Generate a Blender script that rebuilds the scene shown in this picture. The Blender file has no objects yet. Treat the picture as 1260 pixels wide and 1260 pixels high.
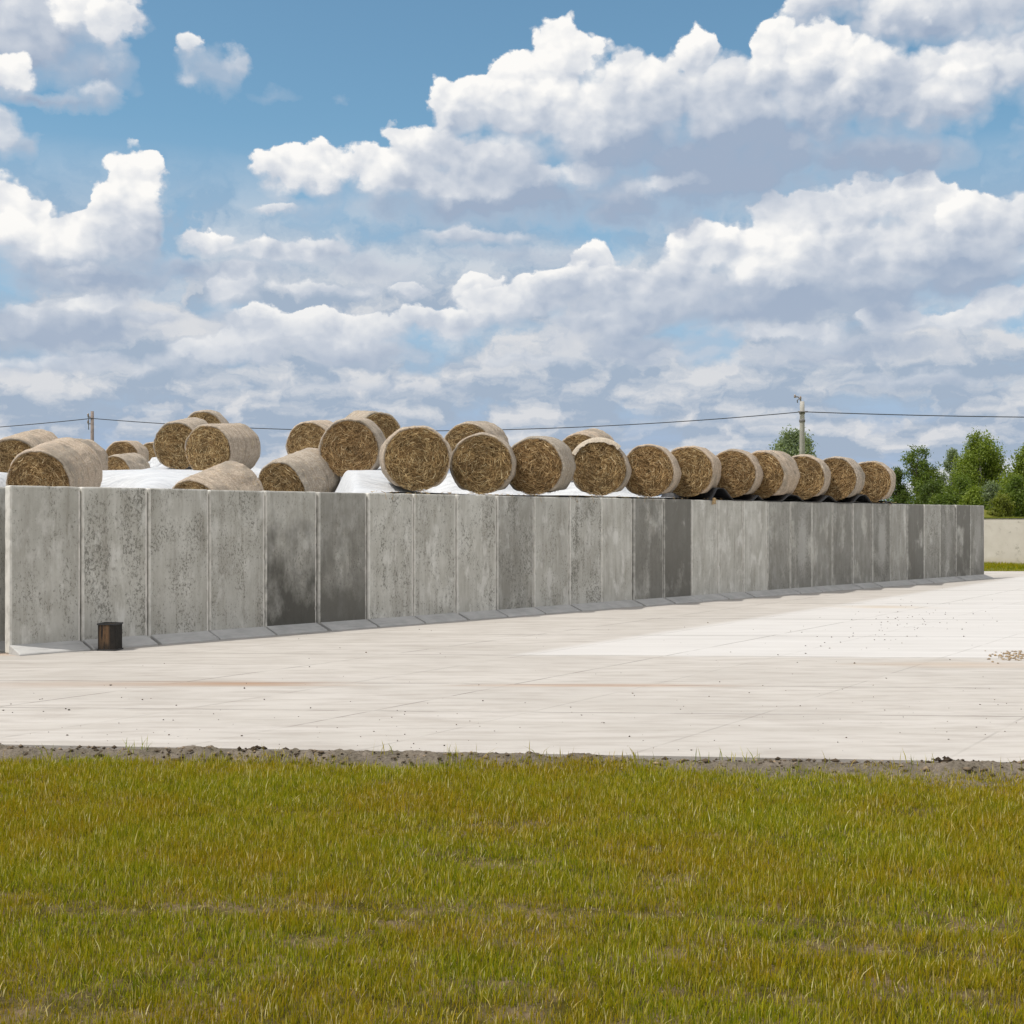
import bpy, math, random
import numpy as np
from mathutils import Vector, Matrix

random.seed(7)
rng = np.random.default_rng(7)
S = bpy.context.scene
COL = S.collection
F = 1575.0            # focal length in photo pixels (photo is 1260 wide)
HZ = 641.0            # horizon row
EYE = 1.65
WD = np.array([0.686, 0.7276])      # direction of the long wall
WN = np.array([-0.7276, 0.686])     # from the camera side to behind the wall
WQ = 15.38
SUN_EL = math.radians(60)
SUN_H = np.array([-0.911, -0.412]); SUN_H = SUN_H / np.linalg.norm(SUN_H)

def P(u, v, d):       # photo measurement + distance -> world point
    return Vector(((u - 630) / F * d, d, EYE + (HZ - v) / F * d))
def wall_d(u): return WQ / (0.686 - 0.7276 * (u - 630) / F)

# ------------------------------------------------------------------ helpers
def tag(o, label=None, cat=None, group=None, kind=None):
    if label: o['label'] = label
    if cat: o['category'] = cat
    if group: o['group'] = group
    if kind: o['kind'] = kind
    return o
def empty(name, loc=(0, 0, 0)):
    o = bpy.data.objects.new(name, None); COL.objects.link(o)
    o.location = loc; o.empty_display_size = 0.2
    return o
def link(name, me, mat=None, parent=None, smooth=True):
    o = bpy.data.objects.new(name, me); COL.objects.link(o)
    if mat is not None and len(me.materials) == 0: me.materials.append(mat)
    if smooth: me.polygons.foreach_set('use_smooth', [True] * len(me.polygons))
    if parent is not None: o.parent = parent
    return o
def mesh(name, verts, faces):
    me = bpy.data.meshes.new(name)
    me.from_pydata([tuple(map(float, v)) for v in verts], [], faces)
    me.update()
    return me
def fast_mesh(name, co, quads=None, tris=None, attrs=None):
    """big meshes straight from numpy arrays"""
    me = bpy.data.meshes.new(name)
    nq = 0 if quads is None else len(quads)
    nt = 0 if tris is None else len(tris)
    me.vertices.add(len(co)); me.vertices.foreach_set('co', co.astype(np.float32).ravel())
    loops = []
    if nq: loops.append(quads.ravel())
    if nt: loops.append(tris.ravel())
    loops = np.concatenate(loops).astype(np.int32)
    me.loops.add(len(loops)); me.loops.foreach_set('vertex_index', loops)
    st = np.concatenate([np.arange(nq) * 4, nq * 4 + np.arange(nt) * 3]).astype(np.int32)
    me.polygons.add(nq + nt); me.polygons.foreach_set('loop_start', st)
    for k, a in (attrs or {}).items():
        at = me.attributes.new(k, 'FLOAT', 'POINT'); at.data.foreach_set('value', a.astype(np.float32))
    me.update(calc_edges=True); me.validate()
    return me

def _h(i, j, s):
    n = (i * 374761393 + j * 668265263 + s * 1442695041) & 0xffffffff
    n = ((n ^ (n >> 13)) * 1274126177) & 0xffffffff
    return ((n ^ (n >> 16)) & 0xffff) / 65535.0
def vnoise(x, y, s=0):
    x = np.asarray(x, float); y = np.asarray(y, float)
    i = np.floor(x).astype(np.int64); j = np.floor(y).astype(np.int64)
    fx = x - i; fy = y - j
    fx = fx * fx * (3 - 2 * fx); fy = fy * fy * (3 - 2 * fy)
    a = _h(i, j, s); b = _h(i + 1, j, s); c = _h(i, j + 1, s); d = _h(i + 1, j + 1, s)
    return (a * (1 - fx) + b * fx) * (1 - fy) + (c * (1 - fx) + d * fx) * fy
def fbm(x, y, o=4, s=0):
    r = 0; a = 0.5
    for k in range(o):
        r = r + a * vnoise(x * 2 ** k + 13.1 * k, y * 2 ** k - 7.7 * k, s + k); a *= 0.5
    return r / (1 - 0.5 ** o)
def sst(x, a, b):
    t = np.clip((np.asarray(x, float) - a) / (b - a), 0, 1); return t * t * (3 - 2 * t)

# ------------------------------------------------------------------ node helpers
class NT:
    def __init__(s, tree): s.t = tree; s.n = tree.nodes; s.l = tree.links
    def put(s, sock, v):
        if v is None: return
        if isinstance(v, bpy.types.NodeSocket): s.l.new(v, sock)
        elif isinstance(v, (tuple, list)):
            if sock.type == 'RGBA' and len(v) == 3: v = (*v, 1)
            sock.default_value = v
        else: sock.default_value = v
    def m(s, op, a, b=None, c=None, clamp=False):
        n = s.n.new('ShaderNodeMath'); n.operation = op; n.use_clamp = clamp
        s.put(n.inputs[0], a); s.put(n.inputs[1], b); s.put(n.inputs[2], c)
        return n.outputs[0]
    def v(s, op, a, b=None, c=None):
        n = s.n.new('ShaderNodeVectorMath'); n.operation = op
        s.put(n.inputs[0], a)
        if op == 'SCALE': s.put(n.inputs[3], b)
        else:
            s.put(n.inputs[1], b)
            if c is not None: s.put(n.inputs[2], c)
        return n.outputs['Value'] if op in ('LENGTH', 'DOT_PRODUCT', 'DISTANCE') else n.outputs[0]
    def mix(s, f, a, b, mode='MIX'):
        n = s.n.new('ShaderNodeMix'); n.data_type = 'RGBA'; n.blend_type = mode
        s.put(n.inputs[0], f); s.put(n.inputs[6], a); s.put(n.inputs[7], b)
        return n.outputs[2]
    def noise(s, vec, scale=5, detail=4, rough=0.5, dist=0, out='Fac', ntype=None):
        n = s.n.new('ShaderNodeTexNoise'); s.put(n.inputs['Vector'], vec)
        n.inputs['Scale'].default_value = scale; n.inputs['Detail'].default_value = detail
        n.inputs['Roughness'].default_value = rough; n.inputs['Distortion'].default_value = dist
        return n.outputs[out]
    def voro(s, vec, scale=5, feature='F1', out='Distance', detail=0, rnd=1):
        n = s.n.new('ShaderNodeTexVoronoi'); n.feature = feature; s.put(n.inputs['Vector'], vec)
        n.inputs['Scale'].default_value = scale; n.inputs['Randomness'].default_value = rnd
        if detail and 'Detail' in n.inputs: n.inputs['Detail'].default_value = detail; n.inputs['Roughness'].default_value = 0.5
        return n.outputs[out]
    def ramp(s, f, pts, interp='LINEAR'):
        n = s.n.new('ShaderNodeValToRGB'); s.put(n.inputs[0], f); cr = n.color_ramp; cr.interpolation = interp
        while len(cr.elements) < len(pts): cr.elements.new(0.5)
        for e, (p, c) in zip(cr.elements, pts):
            e.position = p; e.color = (c, c, c, 1) if isinstance(c, (int, float)) else (*c, 1)
        return n.outputs[0]
    def mr(s, v, a, b, c=0.0, d=1.0, smooth=False):
        n = s.n.new('ShaderNodeMapRange'); n.clamp = True
        if smooth: n.interpolation_type = 'SMOOTHSTEP'
        s.put(n.inputs[0], v); s.put(n.inputs[1], a); s.put(n.inputs[2], b); s.put(n.inputs[3], c); s.put(n.inputs[4], d)
        return n.outputs[0]
    def mapv(s, vec, scale=(1, 1, 1), rot=(0, 0, 0), loc=(0, 0, 0)):
        n = s.n.new('ShaderNodeMapping'); s.put(n.inputs[0], vec)
        n.inputs['Scale'].default_value = scale; n.inputs['Rotation'].default_value = rot; n.inputs['Location'].default_value = loc
        return n.outputs[0]
    def sep(s, vec):
        n = s.n.new('ShaderNodeSeparateXYZ'); s.put(n.inputs[0], vec); return n.outputs
    def comb(s, x=0.0, y=0.0, z=0.0):
        n = s.n.new('ShaderNodeCombineXYZ'); s.put(n.inputs[0], x); s.put(n.inputs[1], y); s.put(n.inputs[2], z); return n.outputs[0]
    def bump(s, h, strength=0.3, dist=0.02, normal=None):
        n = s.n.new('ShaderNodeBump'); s.put(n.inputs['Height'], h)
        n.inputs['Strength'].default_value = strength; n.inputs['Distance'].default_value = dist
        if normal is not None: s.put(n.inputs['Normal'], normal)
        return n.outputs[0]
    def attr(s, name):
        n = s.n.new('ShaderNodeAttribute'); n.attribute_name = name; return n.outputs['Fac']

def material(name, build, rough=0.8, spec=0.3):
    m = bpy.data.materials.new(name); m.use_nodes = True
    nt = m.node_tree; b = nt.nodes['Principled BSDF']
    b.inputs['Roughness'].default_value = rough
    b.inputs['Specular IOR Level'].default_value = spec
    N = NT(nt)
    tc = nt.nodes.new('ShaderNodeTexCoord'); oi = nt.nodes.new('ShaderNodeObjectInfo')
    r = build(N, tc.outputs['Object'], oi)
    N.put(b.inputs['Base Color'], r[0])
    if len(r) > 1 and r[1] is not None: nt.links.new(r[1], b.inputs['Normal'])
    if len(r) > 2 and r[2] is not None: N.put(b.inputs['Roughness'], r[2])
    return m

# ------------------------------------------------------------------ materials
def off(N, oc, oi, k=37.0):
    return N.v('ADD', oc, N.comb(N.m('MULTIPLY', oi.outputs['Random'], k), N.m('MULTIPLY', oi.outputs['Random'], k * 1.7), N.m('MULTIPLY', oi.outputs['Random'], k * 0.6)))

def b_panel(N, oc, oi):
    p = off(N, oc, oi)
    col = N.n.new('ShaderNodeSeparateColor'); N.put(col.inputs[0], oi.outputs['Color'])
    dark, stain, low = col.outputs[0], col.outputs[1], col.outputs[2]
    z = N.sep(oc)[2]
    big = N.noise(p, 1.3, 4, 0.55)
    cloud = N.noise(N.mapv(p, (1, 1, .45)), 4.5, 5, 0.6)
    streak = N.noise(N.mapv(p, (26, 26, 1.1)), 1.0, 5, 0.65)
    streak2 = N.noise(N.mapv(p, (9, 9, .7)), 1.0, 4, 0.6)
    speck = N.noise(N.mapv(p, (1.3, 1.3, .75)), 30, 8, 0.78)
    region = N.noise(N.mapv(p, (1.2, 1.2, .7)), 2.6, 4, 0.6)
    base = N.mix(N.mr(big, .3, .7), (.43, .42, .38), (.60, .59, .545))
    base = N.mix(N.mr(cloud, .38, .68, 0, .65), base, (.33, .315, .27))
    base = N.mix(N.m('MULTIPLY', N.mr(streak, .42, .66), .3), base, (.63, .62, .58))
    base = N.mix(N.m('MULTIPLY', N.mr(streak2, .5, .68), .42), base, (.26, .24, .205))
    # dark flaked speckle, in patches
    edge = N.m('MULTIPLY', N.mr(N.m('ADD', region, N.m('MULTIPLY', streak2, .35)), .52, .78), stain)
    sp = N.mr(N.m('ADD', speck, N.m('MULTIPLY', edge, .13)), .585, .68)
    sp = N.m('MULTIPLY', sp, N.mr(edge, 0, .22))
    base = N.mix(N.m('MULTIPLY', sp, .85), base, (.14, .135, .115))
    white = N.mr(N.m('ADD', N.noise(N.mapv(p, (2.2, 2.2, .9), loc=(3, 1, 7)), 2.2, 6, .65), N.m('MULTIPLY', streak2, .2)), .64, .76)
    base = N.mix(N.m('MULTIPLY', white, .6), base, (.70, .69, .65))
    # damp dark lower part and dark panels
    lo = N.m('MULTIPLY', N.mr(N.m('ADD', z, N.m('MULTIPLY', N.m('SUBTRACT', region, .5), 3.2)), 1.75, .35), low)
    base = N.mix(N.m('MULTIPLY', lo, .93), base, (.062, .06, .052))
    wash = N.noise(N.mapv(p, (1.3, 1.3, .75)), 1.5, 6, 0.62)
    ox = N.m('DIVIDE', N.m('SUBTRACT', N.sep(oc)[0], .52), .27); oz = N.m('DIVIDE', N.m('SUBTRACT', z, 1.12), .8)
    oval = N.m('ADD', N.m('SQRT', N.m('ADD', N.m('MULTIPLY', ox, ox), N.m('MULTIPLY', oz, oz))), N.m('MULTIPLY', N.m('SUBTRACT', speck, .5), 1.5))
    oval = N.m('MULTIPLY', N.mr(oval, 1.0, .55), oi.outputs['Alpha'])
    dk = N.m('MULTIPLY', dark, N.mr(wash, .66, .52, .1, 1))
    base = N.mix(N.m('MULTIPLY', dk, 1.15), base, (.125, .12, .105))
    base = N.mix(N.m('MULTIPLY', oval, .5), base, (.50, .49, .46))
    pits = N.voro(p, 30, 'F1')
    pit = N.mr(pits, .10, .03)
    base = N.mix(N.m('MULTIPLY', pit, .5), base, (.1, .1, .09))
    lit_arris = N.mr(N.m('ABSOLUTE', N.m('SUBTRACT', N.sep(oc)[0], .482)), .436, .444)  # pale cast edges, with the sunlit chamfer line painted into the colour
    base = N.mix(N.m('MULTIPLY', N.m('MULTIPLY', lit_arris, N.mr(dark, 0, .8, 1, .5)), N.mr(N.noise(p, 9, 3), .35, .6, .4, .95)), base, (.68, .66, .61))
    h = N.m('ADD', N.m('MULTIPLY', speck, .6), N.m('SUBTRACT', N.m('MULTIPLY', streak, .4), N.m('MULTIPLY', pit, .5)))
    return base, N.bump(h, .5, .012)
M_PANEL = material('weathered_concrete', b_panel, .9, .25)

def b_foot(N, oc, oi):
    p = off(N, oc, oi)
    a = N.noise(p, 3, 6, .6); b = N.noise(N.mapv(p, (1, 8, 8)), 3, 4, .6)
    base = N.mix(N.mr(a, .3, .7), (.40, .395, .38), (.53, .52, .50))
    base = N.mix(N.mr(b, .55, .75, 0, .4), base, (.24, .235, .22))
    return base, N.bump(a, .4, .01)
M_FOOT = material('foot_concrete', b_foot, .9, .25)

def b_backwall(N, oc, oi):
    a = N.noise(oc, 1.5, 5, .6); sp = N.noise(oc, 2.6, 8, .75); r = N.noise(oc, 1.1, 3)
    base = N.mix(N.mr(a, .3, .7), (.50, .46, .40), (.60, .56, .50))
    m = N.m('MULTIPLY', N.mr(sp, .57, .63), N.mr(r, .36, .52))
    base = N.mix(N.m('MULTIPLY', m, .6), base, (.24, .22, .18))
    z = N.sep(oc)[2]
    base = N.mix(N.mr(N.m('ADD', z, N.m('MULTIPLY', N.m('SUBTRACT', r, .5), .8)), .35, .0, 0, .5), base, (.4, .34, .22))
    return base, N.bump(sp, .4, .02)
M_BACKWALL = material('pale_wall_concrete', b_backwall, .9, .25)

def b_pad(N, oc, oi):
    # oc = world coordinates (the pad's origin is the world's); X right, Y away
    x, y, z = N.sep(oc)[0:3]
    wob = N.m('MULTIPLY', N.m('SUBTRACT', N.noise(oc, .6, 3), .5), .05)
    # cross joints: rows nearly parallel to the front edge; long joints: oblique
    row = N.m('ADD', N.m('ADD', y, N.m('MULTIPLY', x, .06)), wob)
    c = N.m('ADD', N.m('SUBTRACT', x, N.m('MULTIPLY', y, .679)), N.m('MULTIPLY', wob, .6))
    brk = N.noise(oc, 1.3, 3, .6)
    brk2 = N.noise(N.mapv(oc, (1, 1, 1), loc=(9, 3, 0)), .45, 2)
    def line(val, pos, w, lo=.36):
        d = N.m('ABSOLUTE', N.m('SUBTRACT', val, pos))
        l = N.mr(d, w, w * .35)
        return N.m('MULTIPLY', l, N.mr(brk, lo, lo + .12, .2, 1))
    js = None
    for v_, w in ((11.06, .02), (12.93, .022), (15.75, .024), (18.6, .03), (21.8, .04), (26, .05), (31, .06), (36, .07)):
        l = line(row, v_, w); js = l if js is None else N.m('MAXIMUM', js, l)
    for v_, w in ((-17.5, .03), (-14.9, .03), (-12.26, .022), (-10.5, .03), (-8.76, .02), (-7.35, .018), (-5.3, .02), (-3, .02), (-.6, .02), (2.1, .02)):
        js = N.m('MAXIMUM', js, N.m('MULTIPLY', line(c, v_, w, .42), 1.0 if v_ in (-12.26, -8.76) else .4))
    # broom / trowel streaks run across the picture, a few long swirls obliquely
    a = N.noise(N.mapv(oc, (.35, 3.0, 1), rot=(0, 0, .05)), 1.0, 6, .62)
    a2 = N.noise(N.mapv(oc, (1.5, 7, 1), rot=(0, 0, -.35)), 1.0, 5, .6)
    big = N.noise(oc, .35, 4, .6)
    mid = N.noise(oc, 1.1, 5, .6)
    base = N.mix(N.mr(big, .3, .7), (.405, .378, .342), (.49, .46, .42))
    base = N.mix(N.mr(a, .42, .68, 0, .55), base, (.55, .52, .485))
    base = N.mix(N.mr(a2, .46, .68, 0, .6), base, (.33, .295, .26))
    base = N.mix(N.mr(mid, .55, .8, 0, .35), base, (.31, .275, .24))
    # the newer, whiter pour on the right
    wm = N.m('MULTIPLY', N.mr(N.m('ADD', c, N.m('MULTIPLY', N.m('SUBTRACT', a2, .5), .5)), -10.8, -10.5), N.mr(N.m('ADD', row, N.m('MULTIPLY', N.m('SUBTRACT', brk, .5), .35)), 15.62, 15.9))
    wm2 = N.m('MULTIPLY', N.mr(N.m('ADD', c, N.m('MULTIPLY', brk, .5)), -4.9, -5.4), wm)
    base = N.mix(N.m('MULTIPLY', wm, .78), base, N.mix(N.mr(a, .4, .7), (.545, .53, .51), (.605, .592, .575)))
    # rusty patch and a few ochre smears
    def blot(px, py, rx, ry, colr, k, cur):
        dx = N.m('DIVIDE', N.m('SUBTRACT', x, px), rx); dy = N.m('DIVIDE', N.m('SUBTRACT', y, py), ry)
        dd = N.m('SQRT', N.m('ADD', N.m('MULTIPLY', dx, dx), N.m('MULTIPLY', dy, dy)))
        f = N.m('MULTIPLY', N.mr(N.m('ADD', dd, N.m('MULTIPLY', N.m('SUBTRACT', a, .5), 1.6)), 1, .1), k)
        return N.mix(f, cur, colr)
    base = blot(-2.72, 13.0, 1.4, .26, (.33, .21, .13), .85, base)
    base = blot(-4.4, 12.9, 1.6, .4, (.37, .29, .23), .55, base)
    base = blot(.9, 12.85, 1.7, .16, (.42, .30, .22), .7, base)
    base = blot(5.2, 14.7, 1.5, .35, (.44, .34, .25), .55, base)
    base = blot(7.0, 24.5, 1.3, .5, (.46, .36, .24), .6, base)
    base = blot(-6.7, 15.8, .9, .35, (.5, .36, .26), .7, base)
    base = N.mix(N.m('MULTIPLY', js, .62), base, (.12, .105, .09))
    h = N.m('SUBTRACT', N.m('ADD', N.m('MULTIPLY', a, .5), N.m('MULTIPLY', N.noise(oc, 40, 4, .7), .35)), js)
    return base, N.bump(h, .35, .012)
M_PAD = material('pale_cast_concrete', b_pad, .88, .25)

def b_soil(N, oc, oi):
    a = N.noise(oc, 4, 7, .65); b = N.noise(oc, 38, 6, .7); v = N.voro(oc, 26, 'F1')
    strip = N.mr(N.m('ADD', N.sep(oc)[1], N.m('MULTIPLY', N.sep(oc)[0], .09)), 8.0, 8.5)
    base = N.mix(N.mr(a, .44, .62), (.085, .07, .012), (.23, .17, .10))
    base = N.mix(N.m('MULTIPLY', strip, .75), base, N.mix(N.mr(a, .3, .7), (.17, .145, .12), (.28, .245, .21)))
    base = N.mix(N.mr(b, .5, .72, 0, .8), base, (.08, .062, .045))
    base = N.mix(N.mr(v, .2, .05, 0, .5), base, (.38, .33, .27))
    return base, N.bump(N.m('ADD', b, N.m('MULTIPLY', v, -.6)), .9, .03)
M_SOIL = material('dry_soil', b_soil, .95, .1)

def b_field(N, oc, oi):
    a = N.noise(oc, .15, 5, .6); b = N.noise(oc, 9, 5, .7)
    base = N.mix(N.mr(a, .3, .7), (.10, .13, .018), (.17, .16, .03))
    base = N.mix(N.mr(b, .5, .7, 0, .6), base, (.06, .075, .012))
    return base, N.bump(b, .6, .05)
M_FIELD = material('field_grass', b_field, .9, .1)

def b_grass(N, oc, oi):
    r = N.attr('rnd'); t = N.attr('tip')
    patch = N.noise(oc, .9, 4, .6); p2 = N.noise(oc, 3.1, 3, .6)
    g = N.ramp(r, [(0, (.10, .15, .003)), (.35, (.23, .26, .004)), (.65, (.33, .32, .005)), (.84, (.38, .30, .012)), (.92, (.55, .48, .14)), (1, (.80, .74, .42))])
    o = N.ramp(r, [(0, (.16, .165, .003)), (.35, (.29, .25, .004)), (.7, (.36, .265, .006)), (.84, (.40, .25, .012)), (.92, (.55, .43, .15)), (1, (.78, .70, .42))])
    f = N.mr(N.m('ADD', patch, N.m('MULTIPLY', p2, .35)), .57, .78)
    base = N.mix(f, g, o)
    base = N.mix(N.m('MULTIPLY', N.mr(t, .55, 1), .4), base, (.47, .37, .06))
    return (base,)
M_GRASS = material('grass_blades', b_grass, .55, .15)
# light passes through thin blades
def add_translucent(m, fac, mul=(1.25, 1.3, .6)):
    nt = m.node_tree; N = NT(nt); b = nt.nodes['Principled BSDF']; out = nt.nodes['Material Output']
    tr = nt.nodes.new('ShaderNodeBsdfTranslucent'); mx = nt.nodes.new('ShaderNodeMixShader')
    src = b.inputs['Base Color'].links[0].from_socket
    N.put(tr.inputs[0], N.mix(1.0, src, mul, 'MULTIPLY'))
    mx.inputs[0].default_value = fac
    nt.links.new(b.outputs[0], mx.inputs[1]); nt.links.new(tr.outputs[0], mx.inputs[2]); nt.links.new(mx.outputs[0], out.inputs[0])
add_translucent(M_GRASS, .35)

def b_film(N, oc, oi):
    w1 = N.noise(N.mapv(oc, (.9, 5, 3), rot=(0, 0, 0)), 1.6, 7, .68, .8)
    w2 = N.noise(N.mapv(oc, (.9, 4, 2), rot=(0, 0, -.45)), 1.5, 5, .6, .6)
    base = N.mix(N.mr(w1, .35, .7), (.64, .66, .68), (.75, .76, .77))
    base = N.mix(N.mr(w2, .54, .66, 0, .5), base, (.46, .48, .51))
    return base, N.bump(N.m('ADD', N.m('MULTIPLY', w1, 1.4), w2), .7, .10)
M_FILM = material('white_silage_film', b_film, .42, .5)
def b_black(N, oc, oi):
    w = N.noise(oc, 6, 4, .6)
    return N.mix(N.mr(w, .3, .7), (.012, .012, .013), (.03, .03, .032)), N.bump(w, .5, .03)
M_BLACK = material('black_film', b_black, .4, .5)

def b_net(N, oc, oi):
    p = off(N, oc, oi)
    x, y, z = N.sep(oc)[0:3]
    ang = N.m('ARCTAN2', z, x)
    q = N.comb(N.m('MULTIPLY', ang, .6), y, N.m('MULTIPLY', oi.outputs['Random'], 20))
    fine = N.noise(N.mapv(q, (34, 34, 1)), 1, 6, .85)
    band = N.noise(N.mapv(q, (.5, 16, 1)), 1, 4, .6)
    wet = N.noise(p, 1.5, 4, .6); w2 = N.noise(p, 3.4, 5, .65)
    straw = N.noise(N.mapv(q, (9, 46, 1), rot=(0, 0, .5)), 1, 4, .7, 1)
    straw2 = N.noise(N.mapv(q, (40, 10, 1), rot=(0, 0, .3)), 1, 4, .7, 1)
    tn = N.mr(oi.outputs['Random'], 0, 1)
    base = N.mix(N.m('FRACT', N.m('MULTIPLY', oi.outputs['Random'], 7.3)), N.mix(tn, (.56, .44, .33), (.61, .50, .39)), (.42, .375, .315))
    base = N.mix(N.mr(fine, .44, .64, 0, .75), base, (.20, .14, .085))
    base = N.mix(N.mr(N.m('MAXIMUM', straw, straw2), .56, .68, 0, .8), base, (.72, .62, .48))
    base = N.mix(N.mr(band, .48, .66, 0, .5), base, (.25, .19, .135))
    base = N.mix(N.mr(wet, .5, .64, 0, .6), base, (.235, .21, .17))
    base = N.mix(N.mr(w2, .58, .70, 0, .6), base, (.17, .155, .12))
    return base, N.bump(N.m('ADD', fine, N.m('ADD', straw, N.m('MULTIPLY', band, .6))), .8, .02)
M_NET = material('net_wrapped_straw', b_net, .75, .25)
def b_disc(N, oc, oi):
    a = N.noise(oc, 26, 5, .75); b = N.noise(oc, 5, 4, .6)
    base = N.mix(N.mr(a, .38, .62), (.055, .032, .013), (.21, .135, .055))
    base = N.mix(N.mr(b, .45, .7, 0, .6), base, (.09, .06, .025))
    return base, N.bump(a, .9, .03)
M_DISC = material('packed_straw', b_disc, .85, .15)
def b_straw(N, oc, oi):
    r = N.attr('rnd')
    c = N.ramp(r, [(0, (.09, .048, .018)), (.25, (.24, .145, .062)), (.5, (.40, .265, .125)), (.75, (.58, .42, .225)), (.92, (.74, .60, .38)), (1, (.86, .75, .54))])
    tint = N.mix(oi.outputs['Random'], (1.0, .92, .80), (1.06, 1.04, .92))
    pt = N.mr(N.noise(off(N, oc, oi), 3.2, 3, .6), .35, .65, .72, 1.12)
    return (N.mix(1.0, N.mix(1.0, c, tint, 'MULTIPLY'), N.comb(pt, pt, pt), 'MULTIPLY'),)
M_STRAW = material('loose_straw', b_straw, .6, .3)

def flat(name, colr, rough=.7, nz=.25, sc=8, spec=.3):
    def b(N, oc, oi):
        a = N.noise(oc, sc, 5, .65)
        dk = tuple(k * (1 - nz) for k in colr); lt = tuple(min(1, k * (1 + nz)) for k in colr)
        return N.mix(N.mr(a, .3, .7), dk, lt), N.bump(a, .3, .02)
    return material(name, b, rough, spec)
M_FLAP = flat('pale_net', (.50, .43, .34), .7, .25, 30)
M_POLE = flat('pole_concrete', (.40, .385, .35), .9, .2, 3)
M_POLE2 = flat('weathered_post', (.22, .18, .16), .9, .3, 3)
M_STEEL = flat('dull_steel', (.17, .16, .155), .5, .2, 6, .5)
M_CERAM = flat('insulator_glaze', (.30, .24, .20), .3, .2, 6, .5)
M_CABLE = flat('cable_rubber', (.045, .048, .055), .6, .1, 6)
M_BARK = flat('bark', (.13, .105, .08), .95, .35, 5, .1)
M_BIRCH = flat('birch_bark', (.42, .40, .36), .9, .45, 3, .1)

def leafmat(name, lo, hi, pale):
    def b(N, oc, oi):
        r = N.attr('rnd'); n = N.noise(oc, .9, 4, .6)
        c = N.mix(r, lo, hi)
        c = N.mix(N.mr(n, .5, .72, 0, .6), c, pale)
        return (c,)
    m = material(name, b, .5, .3); add_translucent(m, .42, (1.2, 1.25, .6)); return m
M_L1 = leafmat('leaves_mid', (.074, .118, .023), (.180, .247, .044), (.240, .284, .053))
M_L2 = leafmat('leaves_birch', (.113, .166, .026), (.270, .337, .052), (.330, .374, .067))
M_L3 = leafmat('leaves_dark', (.052, .083, .019), (.127, .180, .037), (.166, .203, .052))
M_L4 = leafmat('leaves_silver', (.134, .180, .097), (.300, .360, .210), (.374, .420, .284))
M_L5 = leafmat('leaves_lime', (.108, .138, .024), (.240, .264, .048), (.300, .300, .066))

def b_rust(N, oc, oi):
    x, y, z = N.sep(oc)[0:3]
    s = N.noise(N.mapv(oc, (26, 26, 3)), 1, 5, .65)
    b = N.noise(oc, 14, 5, .65)
    side = N.mr(N.m('ABSOLUTE', N.m('ADD', x, .03)), .085, .02)
    f = N.m('MULTIPLY', N.mr(s, .42, .58), side)
    f = N.m('MULTIPLY', f, N.mr(z, .05, .16, .35, 1))
    base = N.mix(N.mr(b, .3, .7), (.008, .007, .006), (.022, .018, .014))
    base = N.mix(f, base, N.mix(b, (.11, .05, .02), (.25, .15, .075)))
    return base, N.bump(b, .4, .01)
M_RUST = material('charred_rusty_steel', b_rust, .7, .3)

# ------------------------------------------------------------------ ground
def sheet(name, pts, z, mat, **kw):
    o = link(name, mesh(name, [(x, y, z) for x, y in pts], [tuple(range(len(pts)))]), mat, smooth=False)
    tag(o, **kw); return o
sheet('field', [(-3000, -600), (3000, -600), (3000, 5000), (-3000, 5000)], -.10, M_FIELD, kind='structure')
def edge_y(x): return 9.09 - .0962 * x     # front edge of the concrete pad
def grid_mesh(name, xs, ys, fz, extra=None):
    X, Y = np.meshgrid(xs, ys); Z = fz(X, Y)
    if extra is not None: X, Y = extra(X, Y)
    n, m = X.shape
    idx = np.arange(n * m).reshape(n, m)
    q = np.stack([idx[:-1, :-1], idx[:-1, 1:], idx[1:, 1:], idx[1:, :-1]], -1).reshape(-1, 4)
    return fast_mesh(name, np.stack([X.ravel(), Y.ravel(), Z.ravel()], 1), q)
def pad_solid():
    xs = [-45, -20, -8, 0, 8, 20, 45]
    top = [(x, edge_y(x), 0) for x in xs] + [(45, 42, 0), (-45, 42, 0)]
    n = len(top); bot = [(x, y, -.16) for x, y, z in top]
    f = [tuple(range(n)), tuple(range(2 * n - 1, n - 1, -1))] + [(i, i + n, (i + 1) % n + n, (i + 1) % n) for i in range(n)]
    return mesh('concrete_pad', top + bot, f)
tag(link('concrete_pad', pad_solid(), M_PAD, smooth=False), 'pale jointed concrete yard slab in front of the wall', kind='structure')

def soil_h(X, V):
    # V: distance in front of the pad edge (0 at the edge, grows towards the camera)
    ridge = .052 * np.exp(-((V - .22) / .17) ** 2) * (.45 + 1.1 * fbm(X * 1.1, V * 1.5, 3, 5))
    ridge += .07 * sst(fbm(X * .55 + 3, V * .5, 2, 31), .66, .85) * np.exp(-((V - .2) / .12) ** 2)
    lumps = (fbm(X * 7, V * 7, 4, 9) - .5) * .05 + (fbm(X * 28, V * 28, 3, 2) - .5) * .028
    low = -.03 + .035 * (fbm(X * .5, V * .7, 3, 4) - .5)
    lap = sst(V, -.22, .02)
    return (low + ridge + lumps * (0.5 + .6 * np.exp(-((V - .25) / .3) ** 2))) * lap + (1 - lap) * -.03
xs = np.concatenate([np.linspace(-16, -5, 60)[:-1], np.linspace(-5, 5, 620), np.linspace(5, 16, 60)[1:]])
vs = np.concatenate([np.linspace(-.22, .75, 110)[:-1], np.linspace(.75, 8.6, 260)])
def soil_fz(X, V):
    return soil_h(X, V)
def wig(X, V):
    e = (fbm(X * 1.6, X * 0 + 2.0, 4, 77) - .5) * .34
    return X, edge_y(X) - V + e * np.clip(1 - V / .8, 0, 1) - .02
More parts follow.
